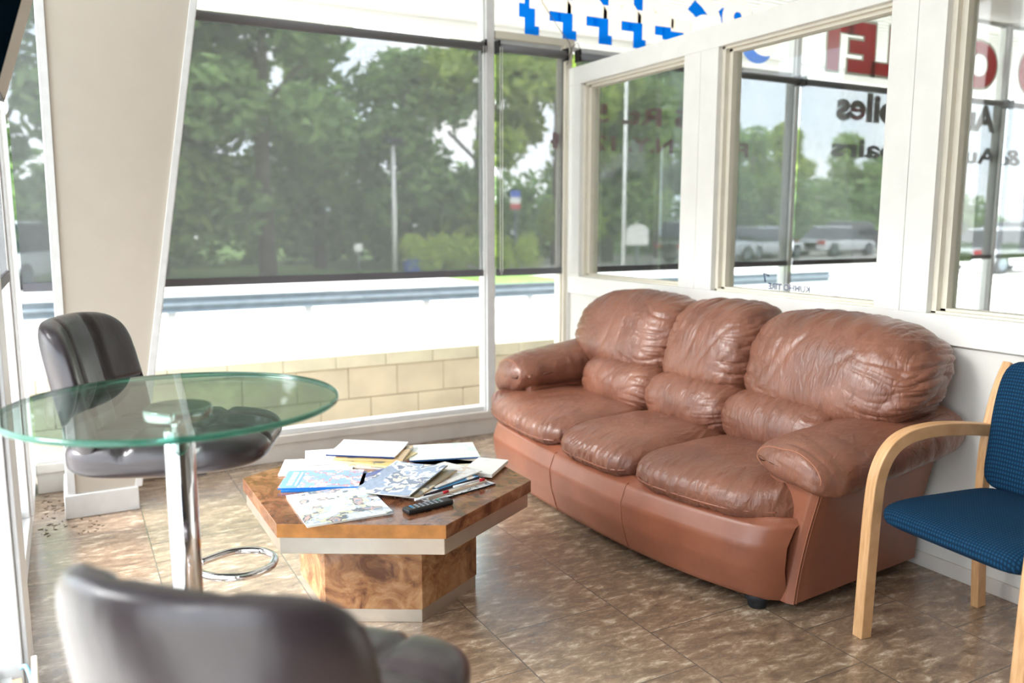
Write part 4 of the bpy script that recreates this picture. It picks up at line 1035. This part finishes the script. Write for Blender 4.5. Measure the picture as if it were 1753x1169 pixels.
# cars
M['tyre'] = simple('tyre', (34, 34, 36), .7); M['carglass'] = simple('car_glass', (44, 54, 60), .1, coat=.5); M['tail'] = simple('tail_light', (196, 28, 34), .3)
def paint(name, c): return simple(name, c, .25, .2, coat=.8)
def car_meshes(suv):
    L_ = 4.5; H = 1.68 if suv else 1.45
    def low(u, v):
        x = -L_/2 + L_*u; a = v*2*pi
        e_ = abs(2*u-1); hw = .90*(1-.16*e_**5) ; top = (.95 if suv else .84) - (.10*max(0, u-.62)/.38) - .04*(u < .08); bot = .24 + .06*e_**6
        c_ = cos(a); s_ = sin(a); sgn = lambda t: (t > 0) - (t < 0)
        end = (1 - max(0, (e_-.93)/.07)**2*.35)
        return (x, hw*sgn(c_)*abs(c_)**.35*end, (top+bot)/2 + (top-bot)/2*sgn(s_)*abs(s_)**.4*end)
    b = MB(); b.grid(low, 40, 32)
    for f in (0.0, 1.0):
        pass
    b.lathe([(.01, 0), (.012, .01)], (0, 0, .5), 4)
    body = b.bm
    def cab(z0, z1, x0, x1, x2, x3, w0, w1):
        q = MB(); q.hexa([(x0, -w0, z0), (x1, -w0, z0), (x1, w0, z0), (x0, w0, z0)], [(x2, -w1, z1), (x3, -w1, z1), (x3, w1, z1), (x2, w1, z1)]); return q
    zb = .92 if suv else .82
    rearx = -2.12 if suv else -1.75; frontx = 1.05 if suv else 1.1; rx2 = -1.85 if suv else -1.05; fx2 = .35
    out = {}
    def mk(b, nme):
        bmesh.ops.recalc_face_normals(b.bm, faces=b.bm.faces); me = bpy.data.meshes.new(nme); b.bm.to_mesh(me); b.bm.free(); return me
    out['body'] = mk(b, 'body')
    out['cabin'] = mk(cab(zb, H-.05, rearx, frontx, rx2, fx2, .80, .62), 'cabin')
    out['roof'] = mk(cab(H-.06, H, rx2-.06, fx2+.08, rx2+.12, fx2-.15, .65, .56), 'roof')
    w = MB()
    w.bm.free(); w = MB()
    for k_ in range(24):
        pass
    ring = [(.33*cos(2*pi*k_/24), .33*sin(2*pi*k_/24)) for k_ in range(24)]
    w.hexa([(x, -.11, z) for x, z in ring], [(x, .11, z) for x, z in ring]); out['wheel'] = mk(w, 'wheel')
    r_ = MB(); ring = [(.2*cos(2*pi*k_/16), .2*sin(2*pi*k_/16)) for k_ in range(16)]
    r_.hexa([(x, -.125, z) for x, z in ring], [(x, .125, z) for x, z in ring]); out['rim'] = mk(r_, 'rim')
    t = MB(); t.box(-2.26, -2.05, .52, .84, .62, .78); t.box(-2.26, -2.05, -.84, -.52, .62, .78); out['tail_lights'] = mk(t, 'tail_lights')
    return out
CM = {0: car_meshes(False), 1: car_meshes(True)}
def car(x, y, rz, col, suv, lab):
    c = empty('car', (x, y, GZ+.012), rz=R(rz), label=lab, cat='car', group='cars parked outside')
    pm = paint('car_paint_%s' % '_'.join(map(str, col)), col)
    def put(nme, m_, loc=(0, 0, 0), par=c):
        me = CM[suv][nme].copy(); me.materials.append(m_); o = bpy.data.objects.new(nme, me); COL.objects.link(o); o.parent = par; o.location = loc; return o
    put('body', pm); put('cabin', M['carglass']); put('roof', pm); put('tail_lights', M['tail'])
    for wx in (-1.38, 1.4):
        for wy in (-.80, .80):
            w_ = put('wheel', M['tyre'], (wx, wy, .33)); put('rim', M['galv'], (0, 0, 0), w_)
car(23.6, 26.6, 4, (176, 182, 190), 1, 'silver hatchback with a red tail light seen in the first partition pane')
car(27.6, 27.6, 8, (196, 200, 206), 0, 'silver saloon at the left of the second partition pane')
car(30.2, 29.8, 10, (52, 58, 66), 0, 'dark car behind the silver saloon in the second partition pane')
car(33.6, 28.6, 6, (214, 216, 220), 0, 'pale car just right of the thin mullion in the second partition pane')
car(38.6, 31.5, 10, (70, 64, 62), 1, 'dark brown car behind the pale one in the second partition pane')
car(41.5, 30.0, 8, (236, 238, 240), 1, 'white high car at the right edge of the second partition pane')
car(27.6, 16.6, -3, (242, 243, 245), 0, 'nearest white car, showing a wheel below the shade hem in the right pane')
car(38.8, 23.4, 5, (226, 228, 232), 0, 'white saloon behind the nearest white car, right pane')
car(46.5, 27.6, 5, (160, 162, 166), 1, 'grey high car farthest back in the right pane')
car(-1.15, 25.0, 68, (200, 204, 210), 1, 'pale car with red tail light seen left of the tan column')
